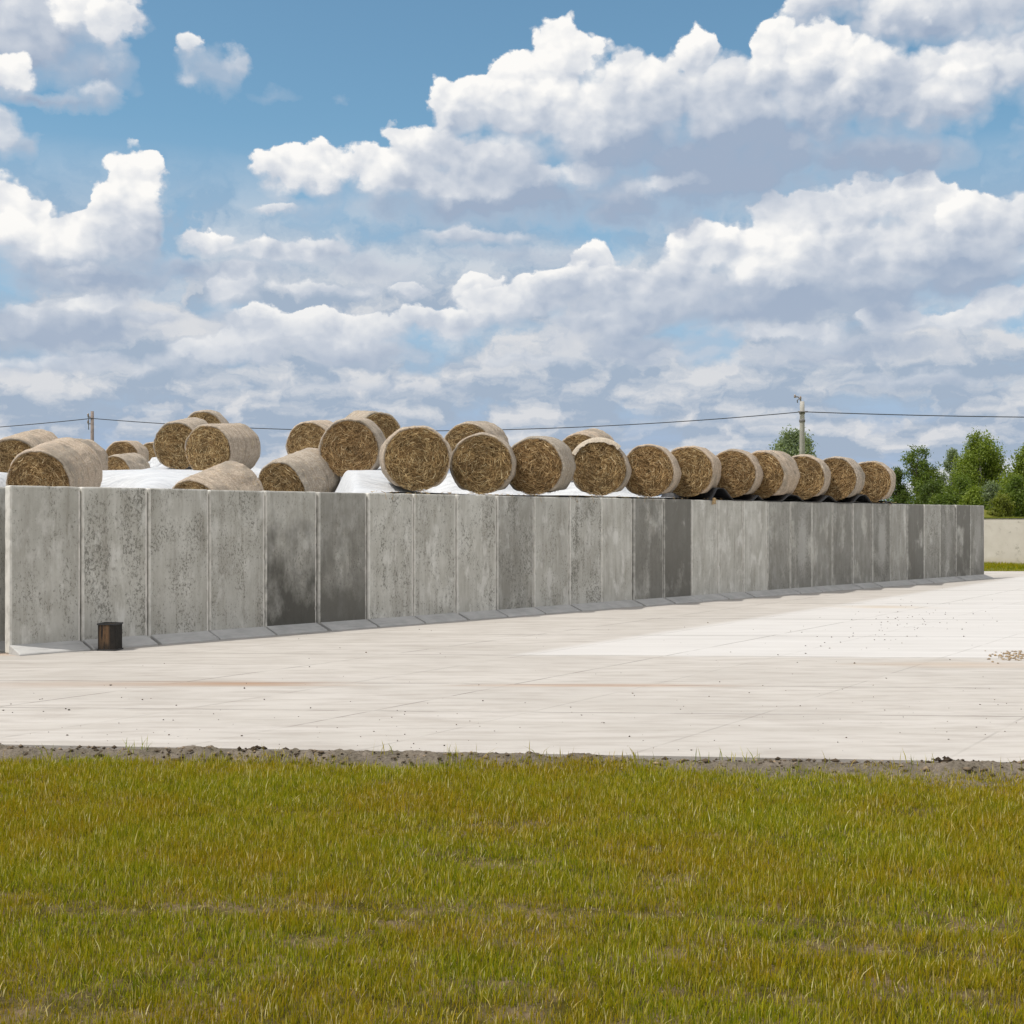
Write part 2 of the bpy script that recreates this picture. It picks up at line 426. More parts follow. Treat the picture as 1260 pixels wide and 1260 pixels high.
so = link('soil', grid_mesh('soil', xs, vs, soil_fz, wig), M_SOIL)
tag(so, 'strip of crumbly grey brown soil along the pad edge', kind='structure')

# ------------------------------------------------------------------ grass
def grass_mesh(name, X, Y, Z, hh, ww, lean_sd=.32, rnd=None):
    n = len(X)
    az = rng.uniform(0, 2 * math.pi, n)
    la = rng.uniform(0, 2.1, n)                 # lean azimuth, slight wind to the right
    lean = np.abs(rng.normal(0, lean_sd, n)) * hh
    lx = np.cos(la * 3) * lean + .03 * hh; ly = np.sin(la * 3) * lean
    wx = np.cos(az) * ww / 2; wy = np.sin(az) * ww / 2
    co = np.zeros((n, 5, 3)); tip = np.zeros((n, 5))
    for k, (t, w) in enumerate(((0, .8), (0, .8), (.55, 1), (.55, 1), (1, 0))):
        sg = -1 if k in (0, 2) else 1
        b = t ** 1.7
        co[:, k, 0] = X + lx * b + sg * wx * w; co[:, k, 1] = Y + ly * b + sg * wy * w
        co[:, k, 2] = Z + hh * (t - .12 * b * (lean / hh)); tip[:, k] = t
    base = (np.arange(n) * 5)[:, None]
    q = base + np.array([[0, 1, 3, 2]]); tr = base + np.array([[2, 3, 4]])
    r = rng.uniform(0, 1, n) if rnd is None else rnd
    return fast_mesh(name, co.reshape(-1, 3), q, tr, {'rnd': np.repeat(r, 5), 'tip': tip.ravel()})
def bare(X, Y):
    """0..1: how bare the lawn is: broken furrows roughly across the view"""
    row = Y + .05 * X + (fbm(X * .35, Y * .35, 2, 3) - .5) * .5
    b = np.zeros_like(X)
    for c, w, x0, x1, k in ((5.28, .07, -2.2, 6, .85), (5.0, .06, .2, 6, .75), (5.48, .05, .4, 6, .5), (6.8, .055, -.4, 6, .45), (4.5, .05, -3, 6, .5), (7.5, .04, -4, 6, .3), (6.1, .05, -4, 6, .3)):
        b = np.maximum(b, k * np.exp(-((row - c) / w) ** 2) * sst(X, x0 - .4, x0 + .4) * sst(fbm(X * 1.5, Y * 2.2 + c * 9, 3, 8), .36, .56))
    b = np.maximum(b, sst(fbm(X * 1.3, Y * 3.2, 4, 21), .60, .74) * .6)
    return b
def scatter_lawn(n):
    Y = (rng.uniform(0, 1, n) * (8.95 ** 1.3 - 2.9 ** 1.3) + 2.9 ** 1.3) ** (1 / 1.3)
    half = .42 * Y + 1.1
    X = rng.uniform(-1, 1, n) * half
    V = edge_y(X) - Y
    lim = .36 + (fbm(X * 1.2, X * 0, 4, 14) - .5) * .5
    keep = (V > lim) & (rng.uniform(0, 1, n) > bare(X, Y)) & (rng.uniform(0, 1, n) < .25 + .75 * sst(V, lim, lim + .22))
    keep &= rng.uniform(0, 1, n) < .45 + 1.0 * fbm(X * 9, Y * 9, 2, 55)
    X = X[keep]; Y = Y[keep]; V = V[keep]
    return X, Y, V
X, Y, V = scatter_lawn(600000)
Z = soil_h(X, V) - .012
hb = .034 + .027 * fbm(X * 1.1, Y * 1.1, 3, 61)
hh = hb * rng.lognormal(0, .30, len(X)); hh *= 1 - .4 * bare(X, Y)
tall = rng.uniform(0, 1, len(X)) < .012; hh[tall] *= 1.6
ww = rng.uniform(.0020, .0038, len(X)) * (.75 + Y / 14)
g1 = grass_mesh('grass', X, Y, Z, hh, ww)
g = link('grass', g1, M_GRASS, smooth=False)
tag(g, 'olive green young grass with thin bare furrows in the foreground', 'grass', kind='stuff')
n = 26000; Y = rng.uniform(3.0, 8.6, n); X = rng.uniform(-1, 1, n) * (.42 * Y + 1)
k = rng.uniform(0, 1, n) < bare(X, Y) * 1.2; X = X[k]; Y = Y[k]
dg = link('dry_grass', grass_mesh('dry_grass', X, Y, soil_h(X, edge_y(X) - Y) - .006, rng.uniform(.015, .05, len(X)), rng.uniform(.002, .004, len(X)), 1.1, rng.uniform(.8, 1, len(X))), M_GRASS, smooth=False)
tag(dg, 'short dead straw coloured stubble in the bare furrows of the lawn', 'dry grass', kind='stuff')
# ragged tufts at the edge of the soil strip
tx = []; ty = []; th = []
for u in (38, 140, 470, 655, 692, 905, 925, 745, 1012, 1120, 1200, 150, 590, 160, 780, 1090, 850, 330, 560, 1240):
    x0 = (u - 630) / F * 8.75; k = random.randint(4, 12)
    tx += list(rng.normal(x0, .05, k)); ty += list(edge_y(x0) - rng.uniform(.18, .42) + rng.normal(0, .04, k)); th += list(rng.uniform(.05, .13, k))
tx = np.array(tx); ty = np.array(ty); th = np.array(th)
tz = soil_h(tx, edge_y(tx) - ty) - .01
gt = link('grass_tufts', grass_mesh('grass_tufts', tx, ty, tz, th, np.full(len(tx), .0055), .55), M_GRASS, smooth=False)
tag(gt, 'straggly longer grass blades on the soil strip at the pad edge', 'grass', kind='stuff')

# clods and crumbs
def clods(name, pts, sizes, rnd):
    base = np.array([(0, 0, 1), (.9, 0, .3), (.28, .86, .25), (-.73, .53, .3), (-.73, -.53, .2), (.28, -.86, .3), (0, 0, -.3)])
    tri = np.array([(0, 1, 2), (0, 2, 3), (0, 3, 4), (0, 4, 5), (0, 5, 1), (6, 2, 1), (6, 3, 2), (6, 4, 3), (6, 5, 4), (6, 1, 5)])
    n = len(pts); co = np.repeat(base[None], n, 0) * sizes[:, None, None] * rng.uniform(.6, 1.35, (n, 7, 3))
    a = rng.uniform(0, 6.3, n); c, s = np.cos(a)[:, None], np.sin(a)[:, None]
    x = co[:, :, 0] * c - co[:, :, 1] * s; y = co[:, :, 0] * s + co[:, :, 1] * c
    co[:, :, 0] = x + pts[:, None, 0]; co[:, :, 1] = y + pts[:, None, 1]; co[:, :, 2] = co[:, :, 2] * .7 + pts[:, None, 2]
    t = (np.arange(n) * 7)[:, None, None] + tri[None]
    return fast_mesh(name, co.reshape(-1, 3), None, t.reshape(-1, 3), {'rnd': np.repeat(rnd, 7)})
def b_clod(N, oc, oi):
    r = N.attr('rnd')
    return (N.ramp(r, [(0, (.035, .026, .018)), (.55, (.10, .075, .05)), (.8, (.22, .17, .12)), (1, (.45, .33, .2))]),)
M_CLOD = material('crumbs', b_clod, .95, .1)
pts = []; sz = []
for _ in range(330):
    u = rng.uniform(-100, 1400); v = rng.uniform(735, 925) if rng.uniform() < .6 else rng.uniform(860, 925)
    d = EYE * F / (v - HZ); x = (u - 630) / F * d
    if d < edge_y(x) + .1 or -.7276 * x + .686 * d > 14.9: continue
    pts.append((x, d, .001)); sz.append(rng.lognormal(math.log(.0062 * (d / 12) ** .5), .45))
for _ in range(95):
    u = rng.normal(1105, 55); v = rng.normal(768, 14) + (1105 - u) * .12
    d = EYE * F / (v - HZ); x = (u - 630) / F * d
    if -.7276 * x + .686 * d > 14.8: continue
    pts.append((x, d, .001)); sz.append(rng.uniform(.007, .016))
pts = np.array(pts); sz = np.array(sz)
o = link('crumbs', clods('crumbs', pts, sz, rng.uniform(0, .8, len(pts)) ** 1.3), M_CLOD, smooth=False)
tag(o, 'scattered dark soil crumbs on the pale concrete yard', 'crumbs', kind='stuff')
X = rng.uniform(-6, 6, 1500); V = rng.uniform(.02, .45, 1500)
pz = soil_h(X, V)
o = link('soil_clods', clods('soil_clods', np.stack([X, edge_y(X) - V, pz], 1), rng.lognormal(math.log(.012), .5, 1500), rng.uniform(.2, .9, 1500)), M_CLOD, smooth=False)
tag(o, 'small soil clods lying along the pad edge', 'soil', kind='stuff')
# two clearly larger clods
for (u, v, s_, lab) in ((308, 921, .05, 'largest dark soil clod at the left of the pad edge'), (1172, 936, .045, 'dark soil clod on the pad edge at the far right')):
    d = 9.0 if u < 600 else 8.55; x = (u - 630) / F * d
    k = 40; pp = np.stack([rng.normal(x, s_ * .8, k), rng.normal(edge_y(x) - .16, .03, k), rng.uniform(.0, .035, k)], 1)
    o = link('soil_clod', clods('soil_clod', pp, rng.uniform(.012, .03, k), rng.uniform(0, .45, k)), M_CLOD, smooth=False)
    tag(o, lab, 'clod')
# spilled straw crumbs on the right
k = 170; u = rng.normal(1255, 18, k); v = rng.normal(807, 3.2, k); d = EYE * F / (v - HZ)
o = link('straw_spill', clods('straw_spill', np.stack([(u - 630) / F * d, d, np.full(k, .001)], 1), rng.uniform(.01, .028, k), rng.uniform(.85, 1, k)), M_CLOD, smooth=False)
tag(o, 'small heap of spilled orange chaff on the concrete at far right', 'chaff', kind='stuff')

# ------------------------------------------------------------------ concrete wall panels
def box_bevel(name, x0, x1, y0, y1, z0, z1, b):
    import bmesh
    bm = bmesh.new(); bmesh.ops.create_cube(bm, size=1)
    for v in bm.verts:
        v.co = Vector((x0 if v.co.x < 0 else x1, y0 if v.co.y < 0 else y1, z0 if v.co.z < 0 else z1))
    if b: bmesh.ops.bevel(bm, geom=bm.edges[:], offset=b, segments=2, profile=.5, affect='EDGES')
    me = bpy.data.meshes.new(name); bm.to_mesh(me); bm.free(); return me
def prism(name, prof, x0, x1, b=0.0):
    """profile in (y,z) extruded along x"""
    import bmesh
    bm = bmesh.new()
    a = [bm.verts.new((x0, y, z)) for y, z in prof]; c = [bm.verts.new((x1, y, z)) for y, z in prof]
    bm.faces.new(a[::-1]); bm.faces.new(c); n = len(prof)
    for i in range(n): bm.faces.new((a[i], a[(i + 1) % n], c[(i + 1) % n], c[i]))
    bmesh.ops.recalc_face_normals(bm, faces=bm.faces[:])
    if b: bmesh.ops.bevel(bm, geom=bm.edges[:], offset=b, segments=1, affect='EDGES')
    me = bpy.data.meshes.new(name); bm.to_mesh(me); bm.free(); return me
W = .964; HW = 2.09; TH = .14
def chip_edges(me, amt, seed):
    """small breakage and casting wobble along the arrises"""
    import bmesh
    from mathutils import noise
    bm = bmesh.new(); bm.from_mesh(me)
    bmesh.ops.subdivide_edges(bm, edges=[e for e in bm.edges if abs(e.verts[0].co.z - e.verts[1].co.z) > 1], cuts=46)
    bmesh.ops.subdivide_edges(bm, edges=[e for e in bm.edges if abs(e.verts[0].co.x - e.verts[1].co.x) > .5], cuts=18)
    for v in bm.verts:
        n = noise.noise(Vector((v.co.x * 3 + seed, v.co.z * 5, v.co.y * 9)))
        n2 = max(0, noise.noise(Vector((v.co.x * 11 + seed, v.co.z * 13, 5))) - .25)
        c = (abs(v.co.x - W / 2) > W / 2 - .06)
        v.co.x += amt * n * (1 if c else 0); v.co.y += amt * .5 * n + (n2 * .03 if (c and v.co.y < .05) else 0)
        if v.co.z > HW - .05: v.co.z += amt * .8 * noise.noise(Vector((v.co.x * 6 + seed, 1, 2)))
    bm.to_mesh(me); bm.free(); return me
slab_meshes = [chip_edges(box_bevel('slab', .009, W - .009, 0, TH, .0, HW, .024), .007, 11.3 * k) for k in range(6)]
foot_meshes = [prism('foot', [(.03, .125), (-.27, .022), (-.27, -.05), (.03, -.05)], .012 + .016 * k, W - .016, .008) for k in range(3)]
x_start = (10 - 630) / F
d0 = WQ / (.686 - .7276 * x_start); O2 = np.array([x_start * d0, d0])     # near left corner of the face
wall_yaw = math.atan2(WD[1], WD[0])
# look of each panel: (dark, stain, low, words)
LOOK = [(.10, .55, .0, 'grey panel at the near corner with a bright sunlit end edge'), (.0, 1.0, .0, 'light grey panel with dark flaked blotches, behind the black canister'),
        (.10, .8, .05, 'grey panel directly right of the black canister'), (.12, .75, .05, 'evenly streaked grey panel'),
        (.15, .5, 1.0, 'panel blackened by damp across its lower half'), (.45, .5, .85, 'darkest grey brown panel under the white film'),
        (.0, .75, .0, 'pale panel with a smudge at mid height'), (.0, .7, .0, 'pale panel under the largest front bale'),
        (.0, .8, .0, 'pale panel speckled down its right edge'), (.35, .85, .2, 'mid grey streaky panel between two paler ones'),
        (.12, .6, .0, 'mid grey lightly speckled panel'), (.1, .95, .0, 'panel with a dark mottled column on its right half'),
        (.0, .3, .0, 'clean light grey panel'), (.6, .5, .4, 'dark panel, left one of a dark pair'), (.75, .4, .4, 'dark panel, right one of a dark pair'),
        (.0, .4, .0, 'clean pale panel just right of the dark pair'), (.0, .25, .0, 'clean pale panel with faint seams'), (.0, .25, .0, 'last clean pale panel before the darker far stretch'),
        (.4, .5, .25, 'grey panel opening the darker far stretch'), (.5, .6, .2, 'grey panel with a pale ragged patch inside'), (.45, .3, .1, 'plain mid grey panel'),
        (.55, .5, .2, 'dark grey panel with a pale left border'), (.5, .3, .1, 'plain brownish grey panel'), (.55, .7, .3, 'dark panel with an oval pale wash'),
        (.3, .4, .1, 'lighter panel under the end of the bale row'), (.7, .3, .2, 'evenly dark panel right of the last bale'), (.3, .9, .3, 'patchy light and dark panel'),
        (.55, .8, .35, 'dark panel with a pale top'), (.75, .3, .3, 'dark panel with a pale right border'), (.5, .6, .4, 'pale topped panel, the farthest corner of the wall')]
ORD = ['first', 'second', 'third', 'fourth', 'fifth', 'sixth', 'seventh', 'eighth', 'ninth', 'tenth', 'eleventh', 'twelfth', 'thirteenth', 'fourteenth', 'fifteenth', 'sixteenth', 'seventeenth', 'eighteenth', 'nineteenth', 'twentieth', 'twenty-first', 'twenty-second', 'twenty-third', 'twenty-fourth', 'twenty-fifth', 'twenty-sixth', 'twenty-seventh', 'twenty-eighth', 'twenty-ninth', 'thirtieth']
def add_panel(s, t, look, label, k, group='precast panels of the long wall'):
    p = O2 + WD * s + WN * t
    r = empty('concrete_panel', (p[0], p[1], 0)); r.rotation_euler = (random.uniform(-.002, .002), random.uniform(-.0012, .0012), wall_yaw + random.uniform(-.004, .004))
    tag(r, label, 'wall panel', group)
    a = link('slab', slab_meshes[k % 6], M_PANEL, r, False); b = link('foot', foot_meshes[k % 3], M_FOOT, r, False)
    a.color = (*look[:3], 1.0 if ('patch inside' in label or 'oval' in label) else (.5 if 'pale top' in label else 0.0))
    a.scale.z = 1 + random.uniform(-.0025, .0025)
    return r
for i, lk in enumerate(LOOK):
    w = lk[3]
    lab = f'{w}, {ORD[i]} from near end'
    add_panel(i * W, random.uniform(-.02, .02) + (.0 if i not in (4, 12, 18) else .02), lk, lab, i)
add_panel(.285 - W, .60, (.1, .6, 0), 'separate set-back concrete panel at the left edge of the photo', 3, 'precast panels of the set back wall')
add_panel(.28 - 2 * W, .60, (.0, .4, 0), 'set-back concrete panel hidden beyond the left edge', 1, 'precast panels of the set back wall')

# ------------------------------------------------------------------ bales
RB, LB = .59, 1.2
def bale_meshes(k):
    r_ = np.random.default_rng(100 + k)
    nA = 110
    prof = [(.86, .03), (.90, .008), (.945, -.008), (.975, .006), (.992, .035), (1.0, .08)] + [(1.0, y) for y in np.linspace(.13, LB - .13, 22)] + [(1.0, LB - .08), (.992, LB - .035), (.975, LB - .006), (.945, LB + .008), (.90, LB - .008), (.86, LB - .03)]
    a = np.linspace(0, 2 * math.pi, nA, endpoint=False)
    V = []; m = len(prof)
    lump_a = fbm(np.cos(a) * 2 + 5, np.sin(a) * 2 + 5 + k, 3, k) - .5
    for (rr, y) in prof:
        lump = .060 * lump_a + .045 * (fbm(np.cos(a) * 3 + y * 2.5, np.sin(a) * 3 + y * 2 + k, 4, 9 + k) - .5) + .010 * (vnoise(y * 17, y * 0 + k, 3) - .5) + .012 * (fbm(a * 14, a * 0 + y * 16, 2, 5 + k) - .5)
        rad = RB * (rr + lump / RB)
        x = rad * np.cos(a); z = rad * np.sin(a)
        # settle: flatten the underside, bulge a little sideways
        zf = -RB * .93; z = np.where(z < zf + .08, zf + .08 + (z - zf - .08) * .25, z); z = z * .985; x = x * 1.012
        V.append(np.stack([x, np.full(nA, y) + (fbm(a * 3, a * 0 + y, 3, k) - .5) * .03, z], 1))
    V = np.concatenate(V)
    q = []
    for j in range(m - 1):
        i0 = j * nA + np.arange(nA); i1 = j * nA + (np.arange(nA) + 1) % nA
        q.append(np.stack([i0, i1, i1 + nA, i0 + nA], 1))
    net = fast_mesh('net_wrap', V, np.concatenate(q)[:, ::-1])
    # straw ends
    def disc(y0, sg):
        n1 = 34; rr = np.linspace(0.02, .905, n1); A, Rr = np.meshgrid(a, rr)
        x = RB * Rr * np.cos(A); z = RB * Rr * np.sin(A) * .985
        dep = .022 + .05 * (fbm(x * 7 + k, z * 7, 4, 31 + k) - .5) + .05 * (fbm(x * 24 + k, z * 24, 3, 3) - .5) - .035 * (1 - Rr ** 2) + .05 * np.exp(-(Rr / .12) ** 2)
        y = y0 + sg * dep
        co = np.stack([x.ravel(), y.ravel(), z.ravel()], 1)
        idx = np.arange(n1 * nA).reshape(n1, nA); nx = np.roll(idx, -1, 1)
        qq = np.stack([idx[:-1], nx[:-1], nx[1:], idx[1:]], -1).reshape(-1, 4)
        return co, qq, dep
    c1, q1, _ = disc(0, 1); c2, q2, _ = disc(LB, -1)
    dm = fast_mesh('straw_end', c1, q1); dm2 = fast_mesh('straw_end', c2, q2[:, ::-1])
    # strands
    def strands(n, y0, sg):
        rr = np.sqrt(r_.uniform(0.0, .88, n)) * RB; th = r_.uniform(0, 2 * math.pi, n)
        cx = rr * np.cos(th); cz = rr * np.sin(th) * .985
        dirn = th + math.pi / 2 + r_.normal(0, .55, n) + (r_.uniform(0, 1, n) < .22) * r_.uniform(-1.5, 1.5, n)
        L = r_.uniform(.05, .20, n); w = r_.uniform(.004, .0095, n)
        dep = .022 - .035 * (1 - (rr / RB) ** 2) + r_.uniform(-.035, .012, n) + .05 * (fbm(cx * 7 + k, cz * 7, 4, 31 + k) - .5)
        tilt = r_.normal(0, .22, n)
        ux, uz = np.cos(dirn), np.sin(dirn)
        co = np.zeros((n, 6, 3)); bend = r_.normal(0, .018, n)
        for j, (s, sgn) in enumerate(((-.5, -1), (-.5, 1), (0, -1), (0, 1), (.5, -1), (.5, 1))):
            ww = w * (1 if s == 0 else .6)
            co[:, j, 0] = cx + ux * s * L - uz * sgn * ww / 2 - uz * bend * (s == 0)
            co[:, j, 2] = cz + uz * s * L + ux * sgn * ww / 2 + ux * bend * (s == 0)
            co[:, j, 1] = y0 + sg * (dep - np.abs(s) * .02 + tilt * s * L * 1.0) + sg * r_.normal(0, .0015, n)
        rad = np.hypot(co[:, :, 0], co[:, :, 2]); f = np.minimum(1, RB * .93 / np.maximum(rad, 1e-6))
        co[:, :, 0] *= f; co[:, :, 2] *= f
        b = (np.arange(n) * 6)[:, None]
        q = np.concatenate([b + np.array([[0, 1, 3, 2]]), b + np.array([[2, 3, 5, 4]])])
        return co.reshape(-1, 3), q, np.repeat(r_.beta(1.1, 1.5, n), 6)
    s1, sq1, r1 = strands(3200, -.004, 1); s2, sq2, r2 = strands(1300, LB + .004, -1)
    # stray straws poking from the wrap
    n = 260; th = r_.uniform(0, 2 * math.pi, n); yy = r_.uniform(.02, LB - .02, n); L = r_.uniform(.03, .11, n)
    tx_, tz_ = -np.sin(th), np.cos(th); sc = r_.uniform(-1, 1, n); out_ = r_.uniform(.0, .35, n)
    co = np.zeros((n, 4, 3)); rad = RB * 1.0
    for j, (s, sg) in enumerate(((0, -1), (0, 1), (1, 1), (1, -1))):
        co[:, j, 0] = (rad + .004 + s * L * out_) * np.cos(th) * 1.012 + tx_ * s * L * sc
        co[:, j, 2] = (rad + .004 + s * L * out_) * np.sin(th) * .985 + tz_ * s * L * sc
        co[:, j, 1] = yy + sg * .003 + s * L * (1 - np.abs(sc)) * np.sign(sc)
    keep = np.sin(th) > -.75
    co = co[keep]; n = len(co)
    s3 = co.reshape(-1, 3); sq3 = (np.arange(n) * 4)[:, None] + np.array([[0, 1, 2, 3]]); r3 = np.repeat(r_.uniform(.6, 1, n), 4)
    sm = fast_mesh('loose_straw', np.concatenate([s1, s2, s3]), np.concatenate([sq1, sq2 + len(s1), sq3 + len(s1) + len(s2)]), None, {'rnd': np.concatenate([r1, r2, r3])})
    return net, dm, dm2, sm
VAR = [bale_meshes(k) for k in range(4)]
for net, dm, dm2, sm in VAR:
    for me, mt in ((net, M_NET), (dm, M_DISC), (dm2, M_DISC), (sm, M_STRAW)):
        me.materials.append(mt); me.polygons.foreach_set('use_smooth', [True] * len(me.polygons))
# (front-face centre u, v; distance; radius; back-face centre u, v; label)
dw = wall_d
BALES = [
 (513, 565.0, dw(514) + .55, .60, 508, 565.5, 'largest round straw bale of the wall-top row, at its near left end', 'row'),
 (593, 571.5, dw(594) + .55, .587, 598, 572, 'round straw bale second from the left in the wall-top row', 'row'),
 (657, 574.5, dw(656) + .5, .58, 673, 574, 'row bale with its wrapped right side showing, third from left', 'row'),
 (737, 577.0, dw(737) + .5, .585, 741, 577.5, 'fourth wall-top bale, a pale torn wrap flap over its top', 'row'),
 (797, 580.6, dw(797) + .5, .575, 805, 581, 'fifth wall-top bale, with a broad pale rim on its right', 'row'),
 (846, 580.8, dw(846) + .5, .585, 856, 581, 'sixth wall-top bale, ragged end, just left of the black sheet', 'row'),
 (900, 583.5, dw(900) + .5, .578, 909, 583.5, 'seventh wall-top bale, first one standing on the black sheet', 'row'),
 (936, 585.0, dw(936) + .5, .585, 955, 585, 'eighth wall-top bale, long wrapped side, left of the concrete pole', 'row'),
 (987, 588.0, dw(987) + .5, .572, 994, 588, 'ninth wall-top bale, directly below the concrete pole', 'row'),
 (1027, 590.0, dw(1027) + .5, .575, 1037, 590, 'tenth wall-top bale, last but one at the far right', 'row'),
 (1070, 593.5, dw(1070) + .5, .58, 1075, 593.5, 'farthest wall-top bale at the right end of the row', 'row'),
 (575, 552.5, 27.8, .60, 596, 551, 'bale peeping over the gap between the two leftmost row bales', 'heap'),
 (713, 564.0, 29.4, .60, 731, 558, 'bale half hidden behind the fourth row bale', 'heap'),
 (48, 595.0, 21.8, .60, 88, 579, 'pale bale nearest the left edge, front one, sunk behind the wall', 'heap'),
 (18, 576.0, 24.9, .60, 51, 564, 'bale cut by the left edge, behind the pale front one', 'heap'),
 (78, 571.0, 28.6, .60, 103, 571, 'bale seen only as a wrapped curve right of the leftmost two', 'heap'),
 (150, 563.0, 44.0, .60, 163, 562.5, 'small distant bale right of the thin pole', 'heap'),
 (141, 582.5, 41.0, .60, 166, 579.5, 'small distant bale resting low on the white film, half sunk', 'heap'),
 (187, 563.5, 48.0, .60, 199, 563, 'small distant bale tucked against the left stacked bale', 'heap'),
 (218, 549.5, 30.5, .60, 240, 543.5, 'big bale with dark end, left one of the stacked trio', 'heap'),
 (250, 532.5, 35.0, .60, 258, 531, 'bale whose top alone shows above the stacked pair on the left', 'heap'),
 (256, 555.0, 27.8, .60, 293, 552, 'big bale with a broad wrapped side, right one of the stacked trio', 'heap'),
 (240, 631.0, 21.5, .61, 291, 608, 'lowest bale, tipped, just its top above the wall at left', 'heap'),
 (346, 603.0, 25.3, .60, 389, 586, 'tilted bale with a broad smooth beige wrap left of the bare film', 'heap'),
 (380, 548.5, 31.0, .60, 402, 547, 'bale behind the tilted beige one, partly covered by the wide bale', 'heap'),
 (430, 553.0, 25.8, .625, 440, 550, 'wide bale facing the camera on the crest of the film', 'heap'),
 (467, 536.0, 31.5, .60, 444, 533, 'bale behind the wide one, end turned to the right', 'heap'),
]
supports = []
for i, (u, v, d, R, ub, vb, lab, grp) in enumerate(BALES):
    if grp == 'row': R *= .962
    A = P(u, v, d)
    lo, hi = d, d + 1.3
    L = LB
    for _ in range(40):                       # depth of the back end so that the bale is L long
        mid = (lo + hi) / 2
        if (P(ub, vb, mid) - A).length < L: lo = mid
        else: hi = mid
    Bk = P(ub, vb, lo)
    ax = (Bk - A).normalized()
    up = Vector((0, 0, 1)); xx = ax.cross(up).normalized(); zz = xx.cross(ax).normalized()
    M = Matrix((xx, ax, zz)).transposed().to_4x4()
    ctr = (A + Bk) / 2
    foot = ctr - zz * R * .955
    r = empty('straw_bale', foot)
    r.rotation_mode = 'XYZ'; r.rotation_euler = M.to_euler('XYZ')
    tag(r, lab, 'straw bale', 'round straw bales on the wall top' if grp == 'row' else 'round straw bales on the silage heap')
    k = [0, 1, 2, 3][(i * 7 + i // 4) % 4]
    flip = random.random() < .5
    for nm, me in zip(('net_wrap', 'straw_end', 'straw_end', 'loose_straw'), VAR[k]):
        c = bpy.data.objects.new(nm, me); COL.objects.link(c); c.parent = r
        s = R / RB
        c.scale = (s * (-1 if flip else 1), 1, s)
        c.location = (0, -LB / 2, R * .955)
    sink = .17 if lab.startswith('wide bale') else 0.0      # this one has sunk into the film
    if 'torn wrap flap' in lab:
        r_ = np.random.default_rng(5); V = []; nn = 40
        for i2 in range(nn + 1):
            an = math.radians(150 - 105 * i2 / nn); wv_ = fbm(np.array([an * 6.0]), np.array([1.0]), 3, 4)[0]
            for rr, yy in ((1.025, .22), (1.03, .0), (1.0, -.035), (.80 + .16 * wv_, -.045 - .02 * wv_)):
                V.append((RB * rr * math.cos(an), yy - LB / 2, RB * rr * math.sin(an) + R * .955))
        Fq = [(i2 * 4 + j2, i2 * 4 + j2 + 1, i2 * 4 + j2 + 5, i2 * 4 + j2 + 4) for i2 in range(nn) for j2 in range(3)]
        link('wrap_flap', mesh('wrap_flap', V, Fq), M_FLAP, r)
    for q in (A - zz * R * .96, Bk - zz * R * .96, ctr - zz * R * .96): supports.append((q.x, q.y, q.z + sink))
supports = np.array(supports)
def to_st(x, y):
    dx = x - O2[0]; dy = y - O2[1]
    return dx * WD[0] + dy * WD[1], dx * WN[0] + dy * WN[1]
ss, stt = to_st(supports[:, 0], supports[:, 1])
def base_h(s, t):
    d = O2[1] + WD[1] * s + WN[1] * t
    x = O2[0] + WD[0] * s + WN[0] * t
    inner = 1 - sst(x + .13 * d, -.30, .20)                    # the left part dips behind the wall
    rim = 2.09 - .75 * inner
    row_side = sst(x + .088 * d, -.3, .9)
    deep = 1.65 + (.0385 - .021 * row_side) * np.minimum(d, 44) + .03
    h = rim + (deep - rim) * sst(t, .2, 2.8 + 3.7 * inner)
    h = h * (1 - sst(s, 24.4, 26.5)) + .9 * sst(s, 24.4, 26.5)
    return h * (1 - sst(t, 24, 30))
def mound_h(s, t):
    h = base_h(s, t); num = 0; den = .0
    hb_ = base_h(ss, stt)
    for a, b, z, h0 in zip(ss, stt, supports[:, 2], hb_):
        w = np.exp(-(((s - a) ** 2 + (t - b) ** 2) / (2 * .5 ** 2)))
        num = num + w * (z + .0 - h0); den = den + w
    lim = 2.10 + sst(t, .15, .6) * 9
    hgt = h + num / np.maximum(den, .35) + (fbm(s * 1.3, t * 1.3, 3, 6) - .5) * .05 * (den < 3) * sst(t, .3, 1.5)
    return np.minimum(hgt, lim)
sv = np.concatenate([np.linspace(-9, -1.0, 50)[:-1], np.linspace(-1.0, 27, 330)]); tv = np.concatenate([np.linspace(.17, 6, 90)[:-1], np.linspace(6, 32, 150)])
Sg, Tg = np.meshgrid(sv, tv)
Tg = Tg + .68 * (1 - sst(Sg, .31, .42)) * (1 - sst(Tg, 2, 5))
Zg = mound_h(Sg, Tg)
n_, m_ = Sg.shape; idx = np.arange(n_ * m_).reshape(n_, m_)
co = np.stack([O2[0] + WD[0] * Sg + WN[0] * Tg, O2[1] + WD[1] * Sg + WN[1] * Tg, Zg], -1).reshape(-1, 3)
q = np.stack([idx[:-1, :-1], idx[:-1, 1:], idx[1:, 1:], idx[1:, :-1]], -1).reshape(-1, 4)
o = link('silage_heap', fast_mesh('silage_heap', co, q), M_FILM)
tag(o, 'broad heap covered in wrinkled white film behind the wall', 'silage heap')

